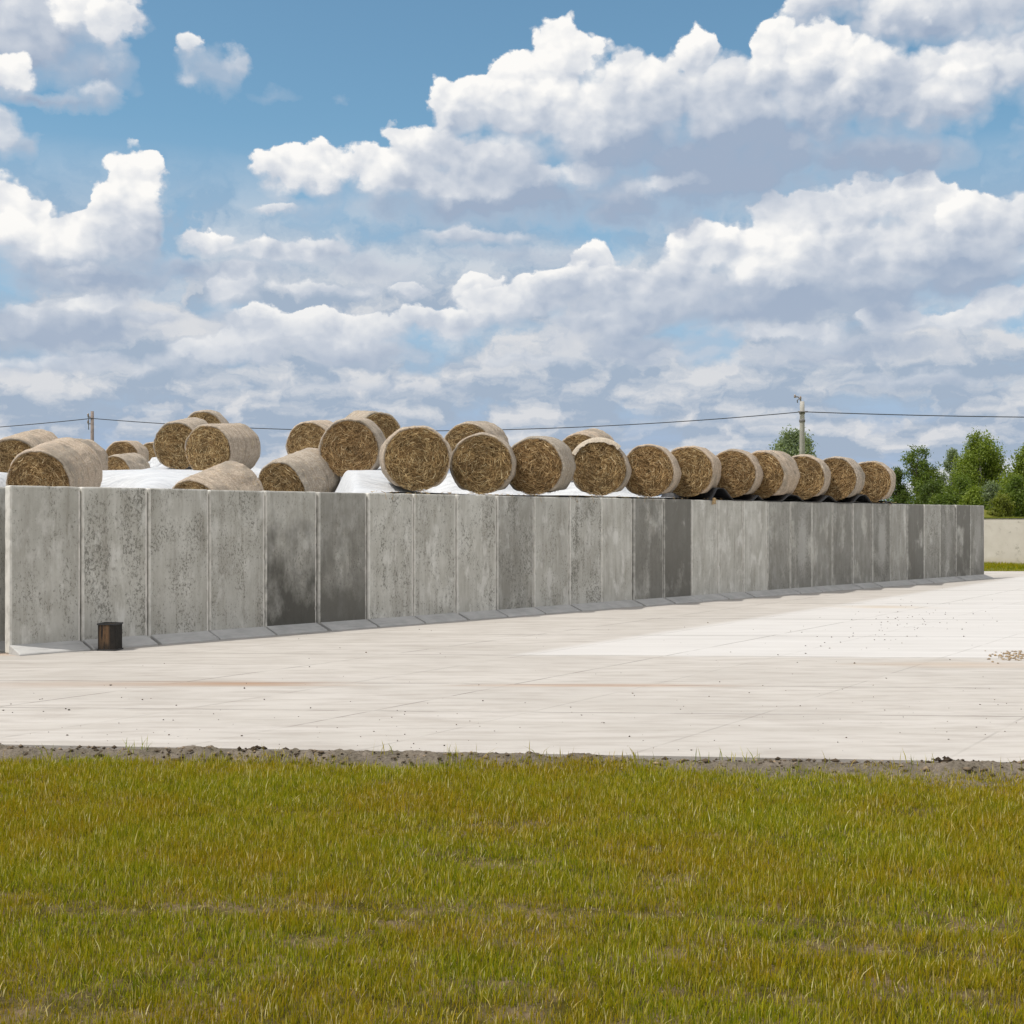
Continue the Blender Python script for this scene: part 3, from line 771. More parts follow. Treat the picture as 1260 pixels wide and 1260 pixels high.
# black sheet under the far row bales
def sheet_mesh():
    us = [(900, 909), (936, 955), (987, 994), (1027, 1037), (1070, 1075)]
    sc = []
    for a, b in us:
        uu = a + (b - a) * .1; d = dw(uu) + .5; sc.append(to_st((uu - 630) / F * d, d)[0])
    s0, s1 = sc[0] - 1.25, sc[-1] + .75
    s = np.linspace(s0, s1, 320); t = np.linspace(-.012, 1.35, 12)
    Sg, Tg = np.meshgrid(s, t)
    near = np.min(np.abs(Sg[..., None] - np.array(sc)[None, None]), -1)
    hump = .21 * sst(near, .30, .78) * (.45 + .9 * fbm(Sg * .9, Tg * .0 + 4, 2, 12)) * sst(Sg, s0, s0 + .3) * (1 - sst(Sg, s1 - .35, s1))
    Z = HW + .016 + hump + (fbm(Sg * 9, Tg * 5, 2, 3) - .5) * .008 - .018 * (Tg < -.001)
    n, m = Sg.shape; idx = np.arange(n * m).reshape(n, m)
    co = np.stack([O2[0] + WD[0] * Sg + WN[0] * Tg, O2[1] + WD[1] * Sg + WN[1] * Tg, Z], -1).reshape(-1, 3)
    q = np.stack([idx[:-1, :-1], idx[:-1, 1:], idx[1:, 1:], idx[1:, :-1]], -1).reshape(-1, 4)
    me = fast_mesh('black_sheet', co, q)
    return me
o = link('black_sheet', sheet_mesh(), M_BLACK)
so_ = o.modifiers.new('thick', 'SOLIDIFY'); so_.thickness = .008; so_.offset = 0
tag(o, 'wavy black plastic sheet on the wall top under the far bales', 'plastic sheet')

# loose straw fallen on the wall top and hanging over it
pts_s = []; rr_ = []
def straw_bits(centres, n, spread, drop):
    C_ = []; Q_ = []; b = 0
    for (s0, t0, z0) in centres:
        for _ in range(n):
            s = s0 + rng.normal(0, spread); t = t0 + rng.normal(0, .05); L = rng.uniform(.04, .13); a = rng.uniform(0, 6.28)
            z = z0 + rng.uniform(.004, .03); hang = rng.uniform() < drop
            p0 = np.array([*(O2 + WD * s + WN * (-.012 if hang else max(t, .02))), z])
            if hang: p1 = p0 + np.array([0, 0, -L]) + np.array([*(WD * rng.normal(0, .3) * L), 0]) + np.array([*(-WN * .01), 0])
            else: p1 = p0 + np.array([*(WD * math.cos(a) * L), rng.uniform(0, .3) * L])
            w = np.array([0, 0, .004]) if not hang else np.array([*(WD * .004), 0])
            C_ += [p0 - w, p0 + w, p1 + w, p1 - w]; Q_.append((b, b + 1, b + 2, b + 3)); b += 4
    C_ = np.array(C_); return fast_mesh('fallen_straw', C_, np.array(Q_), None, {'rnd': np.repeat(rng.uniform(.35, 1, len(Q_)), 4)})
cs = []
for u in (470, 515, 556, 600, 628, 660, 704, 730, 770, 800, 838, 878, 1085, 1098):
    d = dw(u) + .05; s_, t_ = to_st((u - 630) / F * d, d); cs.append((s_, .06, HW))
o = link('fallen_straw', straw_bits(cs, 9, .16, .12), M_STRAW, smooth=False)
tag(o, 'loose straw fallen along the top of the wall', 'straw', kind='stuff')
d = dw(878); s_, t_ = to_st((878 - 630) / F * d, d)
o = link('straw_wisp', straw_bits([(s_, .03, HW + .02)], 110, .022, 1.1), M_STRAW, smooth=False)
tag(o, 'wisp of straw hanging over the wall left of the black sheet', 'straw')

# ------------------------------------------------------------------ black canister
cx, cy = (135.5 - 630) / F * 16.36, 16.36
def canister():
    import bmesh
    r = empty('rusty_canister', (cx, cy, 0)); r.rotation_euler = (0, 0, -.12)
    tag(r, 'black rust streaked square canister standing against the wall foot', 'canister')
    me = box_bevel('canister_body', -.118, .118, -.11, .11, .006, .335, .012)
    link('canister_body', me, M_RUST, r, False)
    for nm, z0, z1 in (('top_rim', .328, .348), ('base_rim', 0, .02)):
        bm = bmesh.new()
        o_ = [(-.125, -.117), (.125, -.117), (.125, .117), (-.125, .117)]; i_ = [(-.111, -.103), (.111, -.103), (.111, .103), (-.111, .103)]
        V = [[bm.verts.new((x, y, z)) for x, y in ring] for z in (z0, z1) for ring in (o_, i_)]
        for k in range(4):
            l = (k + 1) % 4; a, b, c, d = V
            for q in ((a[k], a[l], c[l], c[k]), (b[l], b[k], d[k], d[l]), (c[k], c[l], d[l], d[k]), (a[l], a[k], b[k], b[l])): bm.faces.new(q)
        me = bpy.data.meshes.new(nm); bm.to_mesh(me); bm.free()
        link(nm, me, M_BLACK, r, False)
canister()

# ------------------------------------------------------------------ far wall, verge, embankment
def far_wall():
    # runs square to the long wall; faces the sun
    a = P(1150, 0, 49.5); d_ = np.array([.7276, -.686]); n_ = np.array([.686, .7276])
    yaw = math.atan2(d_[1], d_[0])
    r = empty('low_wall', (a.x, a.y, 0)); r.rotation_euler = (0, 0, yaw)
    tag(r, 'long low sunlit concrete wall beyond the yard at the right', 'wall')
    link('wall_face', box_bevel('wall_face', -3, 26, 0, .2, -.1, 1.74, .02), M_BACKWALL, r, False)
    link('coping', box_bevel('coping', -3, 26, -.03, .23, 1.742, 1.80, .01), M_FIELD, r, False)
far_wall()
def verge():
    xs = np.linspace(8, 45, 260); ys = np.linspace(42.05, 62, 90)
    return grid_mesh('grass_verge', xs, ys, lambda X, Y: -.08 + .12 * sst(Y, 42, 43.2) + (fbm(X * 2, Y * 2, 3, 5) - .5) * .08)
tag(link('grass_verge', verge(), M_FIELD), kind='structure')
n = 26000; X = rng.uniform(14, 32, n); Y = rng.uniform(42.1, 50, n)
Z = -.08 + .12 * sst(Y, 42, 43.2)
o = link('verge_grass', grass_mesh('verge_grass', X, Y, Z - .02, rng.uniform(.06, .16, n), rng.uniform(.012, .022, n), .32, rng.uniform(0, .5, n)), M_GRASS, smooth=False)
tag(o, 'bright green grass strip at the foot of the low far wall', 'grass', kind='stuff')
def bank():
    xs = np.linspace(-60, 110, 200); ys = np.linspace(86, 128, 40)
    return grid_mesh('embankment', xs, ys, lambda X, Y: -.1 + (2.9 + .8 * (fbm(X * .08, Y * .05, 3, 2) - .5)) * sst(Y, 86, 97) * (1 - sst(Y, 112, 128)) * sst(X, 22, 34) * (1 - .8 * sst(X, 34, 44)))
tag(link('embankment', bank(), M_FIELD), 'low grassy bank below the far trees', kind='structure')

# ------------------------------------------------------------------ trees
def tube(path, radii, n=7):
    V = []; Fc = []
    for i, (p, r) in enumerate(zip(path, radii)):
        p = Vector(p); t = (Vector(path[min(i + 1, len(path) - 1)]) - Vector(path[max(i - 1, 0)])).normalized()
        a = t.orthogonal().normalized(); b = t.cross(a)
        for k in range(n):
            an = 2 * math.pi * k / n; V.append(p + (a * math.cos(an) + b * math.sin(an)) * r)
    for i in range(len(path) - 1):
        for k in range(n):
            Fc.append((i * n + k, i * n + (k + 1) % n, (i + 1) * n + (k + 1) % n, (i + 1) * n + k))
    Fc.append(tuple(range(n))[::-1]); Fc.append(tuple((len(path) - 1) * n + k for k in range(n)))
    return V, Fc
def join_tubes(name, tubes):
    V = []; Fc = []
    for v, f in tubes:
        b = len(V); V += v; Fc += [tuple(i + b for i in g_) for g_ in f]
    return mesh(name, V, Fc)
def foliage(name, lobes, n, size, seed, droop=0.0):
    r_ = np.random.default_rng(seed)
    vol = np.array([l[3] * l[4] for l in lobes]); pr = vol / vol.sum()
    which = r_.choice(len(lobes), n // 9, p=pr)          # sprays of leaves
    L = np.array(lobes)[which]
    dirs = r_.normal(0, 1, (len(which), 3)); dirs /= np.linalg.norm(dirs, axis=1)[:, None]
    rad = r_.uniform(0, 1, len(which)) ** .45 * (1 + .16 * r_.normal(0, 1, len(which)))
    c = np.stack([L[:, 0] + dirs[:, 0] * rad * L[:, 3], L[:, 1] + dirs[:, 1] * rad * L[:, 3], L[:, 2] + dirs[:, 2] * rad * L[:, 4]], 1)
    tone = r_.uniform(0, 1, len(which))
    cc = np.repeat(c, 9, 0) + r_.normal(0, size * 1.5, (len(c) * 9, 3)) * np.array([1, 1, 1 + droop])
    tt = np.clip(np.repeat(tone, 9) * .6 + r_.uniform(0, .4, len(cc)), 0, 1)
    m = len(cc)
    a = r_.normal(0, 1, (m, 3)); a[:, 2] += -droop; a /= np.linalg.norm(a, axis=1)[:, None]
    b = np.cross(a, r_.normal(0, 1, (m, 3))); b /= np.linalg.norm(b, axis=1)[:, None]
    s = (size * r_.uniform(.6, 1.3, m))[:, None]
    co = np.stack([cc - a * s, cc + b * s * .45, cc + a * s, cc - b * s * .45], 1).reshape(-1, 3)
    q = (np.arange(m) * 4)[:, None] + np.array([[0, 1, 2, 3]])
    return fast_mesh(name, co, q, None, {'rnd': np.repeat(tt, 4)})
def make_tree(kind, label, u, d, top_v, half_w, shape, leaf, bark, seed, cat='tree', nleaf=9000, size=.17, droop=0.0, base=0.0, group=None):
    """crown as lobes spread inside an outline; width in photo pixels at distance d"""
    R_ = random.Random(seed)
    x = (u - 630) / F * d; top = EYE + (HZ - top_v) / F * d; hw = half_w / F * d
    H = top - base
    r = empty(kind, (x, d, base)); tag(r, label, cat, group)
    lobes = []; tips = []
    for k in range(shape['n']):
        f = (k + .5) / shape['n']
        z = H * (shape['low'] + (1 - shape['low']) * f)
        w = np.interp(f, shape['f'], shape['w']) * hw
        a = R_.uniform(0, 6.283); rad = w * R_.uniform(.35, .85)
        lr = max(.25, min(w * R_.uniform(.32, .52), H * .16))
        z = min(z, H - lr * .8)
        lobes.append((rad * math.cos(a), rad * math.sin(a), z, lr, lr * R_.uniform(.8, 1.25)))
        tips.append((rad * math.cos(a), rad * math.sin(a), z))
    lobes.append((R_.uniform(-.1, .1) * hw, 0, H - H * .07, H * .05, H * .09))
    link('crown', foliage('crown', lobes, int(nleaf * 1.9), size * .72, seed, droop), leaf, r, False)
    trunk_r = .018 * H + .03
    path = [(0, 0, -.3)]; pr = [trunk_r]
    for k in range(1, 8):
        f = k / 7; path.append((R_.uniform(-.02, .02) * H * f, R_.uniform(-.02, .02) * H * f, H * .9 * f)); pr.append(trunk_r * (1 - f * .85))
    tb = [tube(path, pr)]
    for (tx_, ty_, tz_) in tips[::2]:
        z0 = tz_ * R_.uniform(.5, .72); i = min(6, int(z0 / (H * .9) * 7)); c = Vector(path[i]).lerp(Vector(path[i + 1]), .5)
        p1 = c; p3 = Vector((tx_, ty_, tz_)); p2 = (p1 + p3) / 2 + Vector((0, 0, .04 * H * R_.uniform(-.5, 1)))
        rr = trunk_r * .35 * (1 - z0 / H)
        tb.append(tube([tuple(p1), tuple(p2), tuple(p3)], [rr + .02, rr * .7 + .012, .01], 5))
    link('trunk', join_tubes('trunk', tb), bark, r, True)
    return r
OV = dict(n=34, low=.12, f=[0, .3, .6, .85, 1], w=[.75, 1, .85, .5, .15])
TALL = dict(n=44, low=.10, f=[0, .3, .6, .85, 1], w=[.7, 1, .92, .6, .2])
FORK = dict(n=30, low=.1, f=[0, .35, .6, .8, 1], w=[1, 1, .8, .5, .25])
BUSH = dict(n=22, low=.1, f=[0, .4, .75, 1], w=[1, 1, .8, .35])
GR = 'trees on the bank beyond the yard'
make_tree('tree', 'silvery loose crowned tree showing behind the concrete pole', 972, 112, 531, 29, dict(n=26, low=.45, f=[0, .4, .8, 1], w=[.9, 1, .8, .4]), M_L4, M_BARK, 3, size=.2, nleaf=7500, group=GR)
make_tree('tree', 'mid green tree with twin pointed tops, leftmost in the right-hand clump', 1128, 118, 551, 38, FORK, M_L1, M_BARK, 11, group=GR, nleaf=13000)
make_tree('tree', 'thin pale tree left against the tall birch-like one', 1172, 128, 554, 18, OV, M_L4, M_BARK, 12, group=GR, nleaf=6000)
make_tree('birch_tree', 'tallest bright green drooping tree of the right-hand clump', 1206, 120, 535, 40, TALL, M_L2, M_BIRCH, 13, group=GR, nleaf=19000, droop=.8)
make_tree('tree', 'tree cut off by the right edge of the photo', 1266, 112, 548, 36, OV, M_L2, M_BARK, 14, group=GR, nleaf=14000)
make_tree('tree', 'darker tree standing just outside the right edge', 1330, 118, 530, 42, TALL, M_L1, M_BARK, 15, group=GR, nleaf=12000)
SH = 'shrubs below the far trees'
for (u, d, tv, hw, lf, sd, lab) in ((1104, 112, 578, 14, M_L3, 21, 'small dark shrub right behind the last bale of the row'),
        (1147, 104, 594, 21, M_L3, 22, 'round dark shrub at the foot of the twin topped tree'),
        (1180, 106, 586, 22, M_L1, 23, 'mid green shrub left under the tallest tree'),
        (1203, 100, 600, 20, M_L2, 24, 'bright shrub right under the tallest tree'),
        (1232, 94, 611, 19, M_L5, 25, 'yellow green bush above the low far wall'),
        (1218, 104, 596, 15, M_L4, 28, 'greyish pale shrub behind the yellow green bush'),
        (1257, 98, 588, 22, M_L1, 26, 'dark green shrub at the right edge above the low wall'),
        (1160, 96, 610, 22, M_L1, 27, 'low shrub just above the wall, left of the far corner'),
        (1290, 96, 600, 22, M_L3, 29, 'dark shrub past the right edge')):
    make_tree('shrub', lab, u, d, tv, hw, BUSH, lf, M_BARK, sd, 'shrub', nleaf=6500, size=.14, group=SH)

# ------------------------------------------------------------------ power line
def lathe(prof, n=12, c=(0, 0, 0)):
    V = []; Fc = []
    for r, z in prof:
        for k in range(n):
            a = 2 * math.pi * k / n; V.append(Vector((c[0] + r * math.cos(a), c[1] + r * math.sin(a), c[2] + z)))
    for i in range(len(prof) - 1):
        for k in range(n): Fc.append((i * n + k, i * n + (k + 1) % n, (i + 1) * n + (k + 1) % n, (i + 1) * n + k))
    Fc.append(tuple(range(n))[::-1]); Fc.append(tuple((len(prof) - 1) * n + k for k in range(n)))
    return V, Fc
def add(name, tubes, mat, parent): return link(name, join_tubes(name, tubes), mat, parent)
p2 = P(987, 0, 78); p2t = EYE + (HZ - 494) / F * 78
r = empty('utility_pole', (p2.x, p2.y, 0)); tag(r, 'tapered pale concrete pole with bent bracket on top, right of centre', 'utility pole')
add('pole', [lathe([(.21, -.3), (.15, p2t - .9), (.14, p2t)], 8)], M_POLE, r)
za = EYE + (HZ - 507) / F * 78
add('band', [lathe([(.175, za - .12), (.185, za - .1), (.185, za + .02), (.175, za + .04)], 12)], M_STEEL, r)
add('band', [lathe([(.18, za - .62), (.19, za - .6), (.19, za - .48), (.18, za - .46)], 12)], M_STEEL, r)
add('bracket', [tube([(-.02, 0, p2t - .25), (-.1, 0, p2t + .1), (-.25, 0, p2t + .28), (-.42, 0, p2t + .3)], [.05, .045, .04, .05], 6),
                tube([(-.18, 0, p2t + .18), (-.3, 0, p2t + .06), (-.28, 0, p2t - .08)], [.035, .03, .03], 6)], M_STEEL, r)
for (ix, iz) in ((-.44, p2t + .22), (-.1, p2t + .12)):
    add('insulator', [lathe([(.03, 0), (.07, .03), (.05, .08), (.07, .12), (.04, .18), (.02, .22)], 10, (ix, 0, iz))], M_CERAM, r)
add('clamp', [tube([(-.3, -.2, za), (.3, -.2, za)], [.045, .045], 6)], M_STEEL, r)
p1 = P(113.5, 0, 86); p1t = EYE + (HZ - 506) / F * 86
r = empty('utility_pole', (p1.x, p1.y, 0)); tag(r, 'thin dark post with side irons rising behind the left bales', 'utility pole')
add('pole', [lathe([(.15, -.3), (.11, p1t)], 8)], M_POLE2, r)
zb = EYE + (HZ - 515) / F * 86
add('bracket', [tube([(-.24, 0, zb - .75), (-.24, 0, zb + .35)], [.03, .03], 6), tube([(-.3, 0, zb + .1), (.02, 0, zb + .1)], [.04, .04], 6), tube([(-.3, 0, zb - .35), (.02, 0, zb - .35)], [.035, .035], 6)], M_STEEL, r)
for iz in (zb + .14, zb - .31):
    add('insulator', [lathe([(.03, 0), (.07, .03), (.05, .08), (.07, .12), (.03, .2)], 10, (-.28, 0, iz))], M_CERAM, r)
def cable(a, b, sag, rad, lab):
    n = 48; pth = []
    for k in range(n + 1):
        f = k / n; p = a.lerp(b, f); pth.append((p.x, p.y, p.z - 4 * sag * f * (1 - f)))
    v, f = tube(pth, [rad] * len(pth), 6)
    o = link('power_cable', mesh('power_cable', v, f), M_CABLE); tag(o, lab, 'cable', 'spans of the overhead line')
A1 = Vector((p1.x, p1.y - .12, zb)); A2 = Vector((p2.x, p2.y - .2, za))
cable(A1, A2, 1.0, .026, 'long sagging cable span between the two poles above the bales')
cable(Vector((p1.x - 38, p1.y + 6, zb - .4)), A1, .75, .026, 'cable span running off the left edge from the thin post')
cable(A2, Vector((p2.x + 44, p2.y - 8, za - .2)), .55, .028, 'cable span running off the right edge from the concrete pole')

# ------------------------------------------------------------------ camera
cam = bpy.data.cameras.new('camera'); co_ = bpy.data.objects.new('camera', cam); COL.objects.link(co_)
co_.location = (0, 0, EYE); co_.rotation_euler = (math.pi / 2, 0, 0)
cam.sensor_width = 36; cam.lens = 36 * F / 1260; cam.shift_y = (HZ - 630) / 1260
cam.clip_end = 9000; cam.clip_start = .05
S.camera = co_

# ------------------------------------------------------------------ light
sun = bpy.data.lights.new('sun', 'SUN'); sun.energy = 3.4; sun.angle = math.radians(.55); sun.color = (1, .955, .89)
so3 = bpy.data.objects.new('sun', sun); COL.objects.link(so3)
sd = Vector((SUN_H[0] * math.cos(SUN_EL), SUN_H[1] * math.cos(SUN_EL), math.sin(SUN_EL)))
so3.rotation_euler = (-sd).to_track_quat('-Z', 'Y').to_euler()

# ------------------------------------------------------------------ sky
class NT2(NT):
    def noise(s, *a, **k):
        o = super().noise(*a, **k); o.node.noise_dimensions = '2D'; return o
    def voro(s, *a, **k):
        o = super().voro(*a, **k); o.node.voronoi_dimensions = '2D'; return o
w = bpy.data.worlds.new('World'); S.world = w; w.use_nodes = True
nt = w.node_tree; N = NT2(nt); bg = nt.nodes['Background']
sky = nt.nodes.new('ShaderNodeTexSky'); sky.sky_type = 'NISHITA'; sky.sun_disc = False
sky.sun_elevation = SUN_EL; sky.sun_rotation = math.atan2(SUN_H[0], SUN_H[1])
sky.air_density = 1.0; sky.dust_density = .6; sky.ozone_density = 1.6
STR = .10
tc = nt.nodes.new('ShaderNodeTexCoord'); dirv = tc.outputs['Generated']
dx, dy, dz = N.sep(dirv)[0:3]
az = N.m('ARCTAN2', dx, dy); el = N.m('ARCSINE', dz)
p = N.comb(az, el, 0.0)
def cl(v_, lo, hi, c=0.0, d=1.0):     # clamped linear map from plain min / max nodes
    k = (d - c) / (hi - lo)
    t = N.m('MULTIPLY_ADD', v_, k, c - lo * k)
    return N.m('MAXIMUM', N.m('MINIMUM', t, max(c, d)), min(c, d))
def cv(c): return tuple(k / STR for k in c)      # cloud radiance / sky strength
# turbulence shared by all clouds
wn = N.noise(N.mapv(p, (1, 1.25, 1)), 26, 5, .58, 0, 'Color')
wv = N.v('MULTIPLY', N.v('SUBTRACT', wn, (.5, .5, .5)), (.035, .026, 0))
wn2 = N.noise(N.mapv(p, (1, 1.2, 1)), 7, 2, .5, 0, 'Color')
wv2 = N.v('MULTIPLY', N.v('SUBTRACT', wn2, (.5, .5, .5)), (.045, .022, 0))
pw = N.v('ADD', N.v('ADD', p, wv), wv2)
def billow(vec):
    a = N.voro(N.mapv(vec, (1, 1.2, 1)), 17, 'F1', detail=3)
    return a
pn = N.v('ADD', p, N.v('SCALE', wv, .45))
b0 = billow(pn); b1 = billow(N.v('ADD', pn, (-.0065, .0085, 0)))
relief = N.m('SUBTRACT', b1, b0)                     # >0 on the side turned to the sun
soft = N.noise(N.mapv(p, (1, 1.6, 1)), 13, 5, .6)
patch = N.noise(N.mapv(p, (1, 2.0, 1), loc=(.3, .9, 0)), 6.5, 4, .55)
edge = N.m('MULTIPLY', N.m('SUBTRACT', b0, .52), .62)
rl = N.m('MULTIPLY', relief, 1.5)
sf = N.m('MULTIPLY', N.m('SUBTRACT', soft, .5), 1.3)
lit_add = N.m('ADD', N.m('ADD', rl, sf), N.m('MULTIPLY', N.m('SUBTRACT', patch, .5), 1.9))

nish = sky.outputs[0]
skyc = N.mix(1.0, nish, (1.06, 1.36, 1.29), 'MULTIPLY')
# pale haze low down
hz = cl(el, math.radians(17), math.radians(4), 0, 1)
cur = N.mix(N.m('MULTIPLY', N.m('POWER', hz, 1.1), .95), skyc, cv((.37, .475, .66)))
# far, flat cloud decks in perspective: noise on a plane overhead
lg_ = N.m('LOGARITHM', N.m('ADD', N.m('MAXIMUM', el, 0.0), .045), math.e)
pl = N.comb(N.m('MULTIPLY', az, 7.0), N.m('MULTIPLY', lg_, 2.3), 0.0)
pl = N.v('ADD', pl, N.v('MULTIPLY', N.v('SUBTRACT', wn, (.5, .5, .5)), (.5, .22, 0)))
dk1 = N.noise(pl, 1.25, 4, .5); dk2 = N.noise(N.v('ADD', pl, (-.04, .16, 0)), 1.25, 3, .5)
dk3 = N.noise(N.mapv(pl, (1, 1, 1), loc=(4, 2, 0)), 2.6, 5, .6)
low = cl(el, math.radians(16), math.radians(10))
cover = N.m('MULTIPLY', cl(dk1, .31, .46), low)
tone = N.m('ADD', N.m('MULTIPLY', N.m('SUBTRACT', dk1, dk2), 4.6), N.m('MULTIPLY_ADD', dk3, 3.0, -1.22))
tone = N.m('MAXIMUM', N.m('MINIMUM', tone, 1.0), 0.0)
deck = N.mix(tone, cv((.37, .45, .565)), cv((.72, .725, .745)))
cur = N.mix(N.m('MULTIPLY', cover, .93), cur, deck)

BLOBS = [
 # u, v, ru, r_up, r_down, light (0 grey .. 1 bright), opacity, softness of the upper edge
 (1130, 476, 110, 14, 12, .75, .7, .5), (840, 440, 60, 12, 8, .8, .6, .4), (660, 445, 60, 12, 8, .7, .6, .5), (480, 482, 160, 12, 10, .6, .5, .6),
 (110, 452, 140, 26, 22, .85, .85, .3), (300, 440, 90, 22, 16, .85, .85, .3),
 (60, 405, 190, 30, 30, .12, .95, .4), (110, 378, 70, 18, 14, .85, .9, .3), (205, 394, 60, 13, 12, .8, .8, .4), (20, 385, 50, 12, 10, .7, .7, .4), (330, 425, 60, 10, 8, .3, .6, .5),
 (960, 418, 110, 20, 14, .85, .95, .2), (1050, 440, 200, 24, 20, .12, .8, .5), (1110, 402, 66, 22, 22, .9, 1, .12), (1195, 400, 70, 24, 22, .85, 1, .12), (1250, 384, 52, 32, 28, 1, 1, .1),
 (420, 435, 170, 20, 24, .45, .9, .5), (350, 410, 80, 28, 28, 1, 1, .10), (450, 410, 90, 26, 26, .95, 1, .12), (530, 400, 60, 26, 26, .9, 1, .12), (300, 425, 50, 18, 14, .8, .9, .2),
 (585, 358, 44, 28, 30, 1, 1, .1), (620, 375, 60, 30, 30, .95, 1, .1), (655, 366, 46, 22, 36, 1, 1, .1), (560, 395, 60, 14, 26, .7, 1, .3),
 (760, 380, 110, 46, 46, .45, 1, .2), (712, 326, 34, 30, 30, 1, 1, .1), (750, 340, 60, 24, 40, .9, 1, .1), (830, 352, 80, 44, 46, .6, 1, .2), (690, 352, 40, 26, 40, .9, 1, .12), (700, 400, 90, 20, 30, .5, .9, .4),
 (500, 358, 28, 14, 18, .9, .9, .15), (395, 358, 60, 14, 16, .8, .8, .3), (290, 352, 44, 32, 44, .85, .95, .15), (440, 330, 90, 26, 26, .45, .8, .4), (300, 400, 70, 20, 24, .2, .7, .5),
 (980, 385, 250, 50, 34, .0, 1, .6), (780, 425, 160, 22, 22, .15, .85, .6),
 (110, 345, 200, 44, 28, .0, 1, .6), (230, 330, 80, 24, 26, .15, .95, .4),
 (350, 312, 95, 24, 20, .85, .95, .15), (255, 298, 44, 26, 24, .95, 1, .12), (395, 306, 46, 18, 16, .9, .9, .2), (300, 330, 110, 12, 16, .25, .85, .6),
 (590, 292, 95, 18, 18, .8, .95, .25), (600, 312, 110, 12, 16, .2, .8, .7), (342, 252, 30, 9, 9, .85, .85, .3),
 (20, 285, 90, 60, 50, .9, 1, .1), (120, 285, 60, 44, 50, .9, 1, .12), (90, 300, 100, 60, 40, .9, 1, .12), (130, 262, 34, 50, 60, 1, 1, .1), (160, 240, 40, 44, 50, 1, 1, .1), (152, 262, 46, 66, 66, 1, 1, .08), (172, 290, 34, 40, 44, .55, 1, .2), (60, 322, 90, 16, 22, .2, .9, .6), (95, 330, 50, 10, 12, .8, .8, .5),
 (1100, 330, 230, 70, 44, .6, 1, .2), (1090, 300, 110, 54, 50, .8, 1, .2), (1120, 355, 250, 44, 34, .0, 1, .6), (960, 345, 110, 30, 26, .25, 1, .4), (1250, 300, 70, 84, 50, .7, 1, .15), (1010, 300, 90, 70, 50, .95, 1, .12), (905, 305, 88, 44, 44, .95, 1, .12), (850, 300, 50, 26, 30, .9, 1, .15),
 (1060, 262, 50, 40, 40, .95, 1, .1), (1135, 258, 62, 56, 44, 1, 1, .08), (1205, 270, 60, 50, 50, .9, 1, .1), (985, 258, 50, 26, 26, 1, 1, .1), (1170, 318, 110, 24, 26, .05, .85, .7), (1060, 300, 34, 34, 30, .9, .8, .4), (940, 325, 60, 26, 24, .85, .9, .5), (1080, 345, 60, 12, 12, .5, .7, .7),
 (1160, 20, 200, 50, 44, .40, 1, .2), (1230, 75, 90, 50, 46, .10, 1, .3), (1010, 5, 50, 26, 26, .8, 1, .15), (1100, 10, 70, 26, 24, .9, .9, .4),
 (640, 245, 300, 44, 40, .0, 1, .6), (860, 225, 230, 62, 56, .0, 1, .6), (1080, 190, 200, 50, 34, .05, 1, .6),
 (540, 220, 130, 26, 24, .85, 1, .15), (350, 205, 40, 36, 34, 1, 1, .1), (385, 200, 32, 26, 30, .9, 1, .12), (460, 210, 70, 32, 30, .95, 1, .12), (640, 222, 120, 18, 18, .85, .95, .3), (810, 226, 70, 14, 14, .8, .8, .4),
 (1110, 130, 200, 80, 60, .50, 1, .2), (1010, 120, 120, 70, 60, .7, 1, .2), (900, 130, 130, 70, 60, .75, 1, .15), (800, 130, 120, 70, 60, .75, 1, .15), (680, 150, 130, 80, 50, .8, 1, .15), (980, 165, 180, 50, 50, .3, 1, .4), (820, 190, 300, 56, 44, .0, 1, .6), (600, 190, 100, 40, 40, .6, 1, .3),
 (520, 180, 46, 30, 34, .9, 1, .12), (565, 130, 34, 46, 50, .95, 1, .1), (600, 120, 56, 50, 60, 1, 1, .1), (640, 90, 50, 34, 50, 1, 1, .1), (700, 78, 56, 58, 70, 1, 1, .08), (700, 130, 90, 50, 56, .95, 1, .3), (765, 90, 40, 40, 60, .8, 1, .2),
 (850, 80, 48, 42, 50, 1, 1, .08), (805, 92, 44, 44, 50, .85, 1, .15), (895, 100, 50, 44, 50, .7, 1, .25), (950, 76, 50, 48, 54, 1, 1, .08), (1010, 74, 46, 48, 50, 1, 1, .1), (1050, 100, 50, 46, 56, .9, 1, .15), (1030, 140, 60, 36, 40, .9, .9, .5), (890, 160, 110, 26, 34, .25, .85, .7), (1170, 120, 80, 36, 40, .75, .9, .3), (760, 180, 90, 26, 26, .15, .8, .7),
 (30, 60, 160, 100, 60, .12, 1, .3), (60, 20, 70, 30, 40, .35, .9, .5), (120, 12, 46, 40, 56, 1, 1, .12), (142, 40, 28, 34, 44, .9, 1, .15), (25, 98, 44, 34, 18, 1, 1, .12), (60, 125, 90, 14, 16, .1, .9, .6), (5, 165, 46, 34, 34, .6, .9, .3), (40, 180, 30, 24, 24, .2, .7, .5), (120, 116, 30, 12, 10, .7, .7, .5),
 (250, 92, 56, 30, 26, .35, .6, .5), (217, 66, 18, 20, 18, .95, .9, .2), (280, 80, 24, 22, 26, .7, .75, .35), (225, 100, 20, 14, 12, .7, .6, .5), (325, 115, 40, 14, 12, .4, .3, .7), (410, 126, 12, 8, 8, .6, .25, .7)]
C_BASE = cv((.35, .43, .56)); C_MID = cv((.66, .695, .755)); C_TOP = cv((.98, .965, .94))
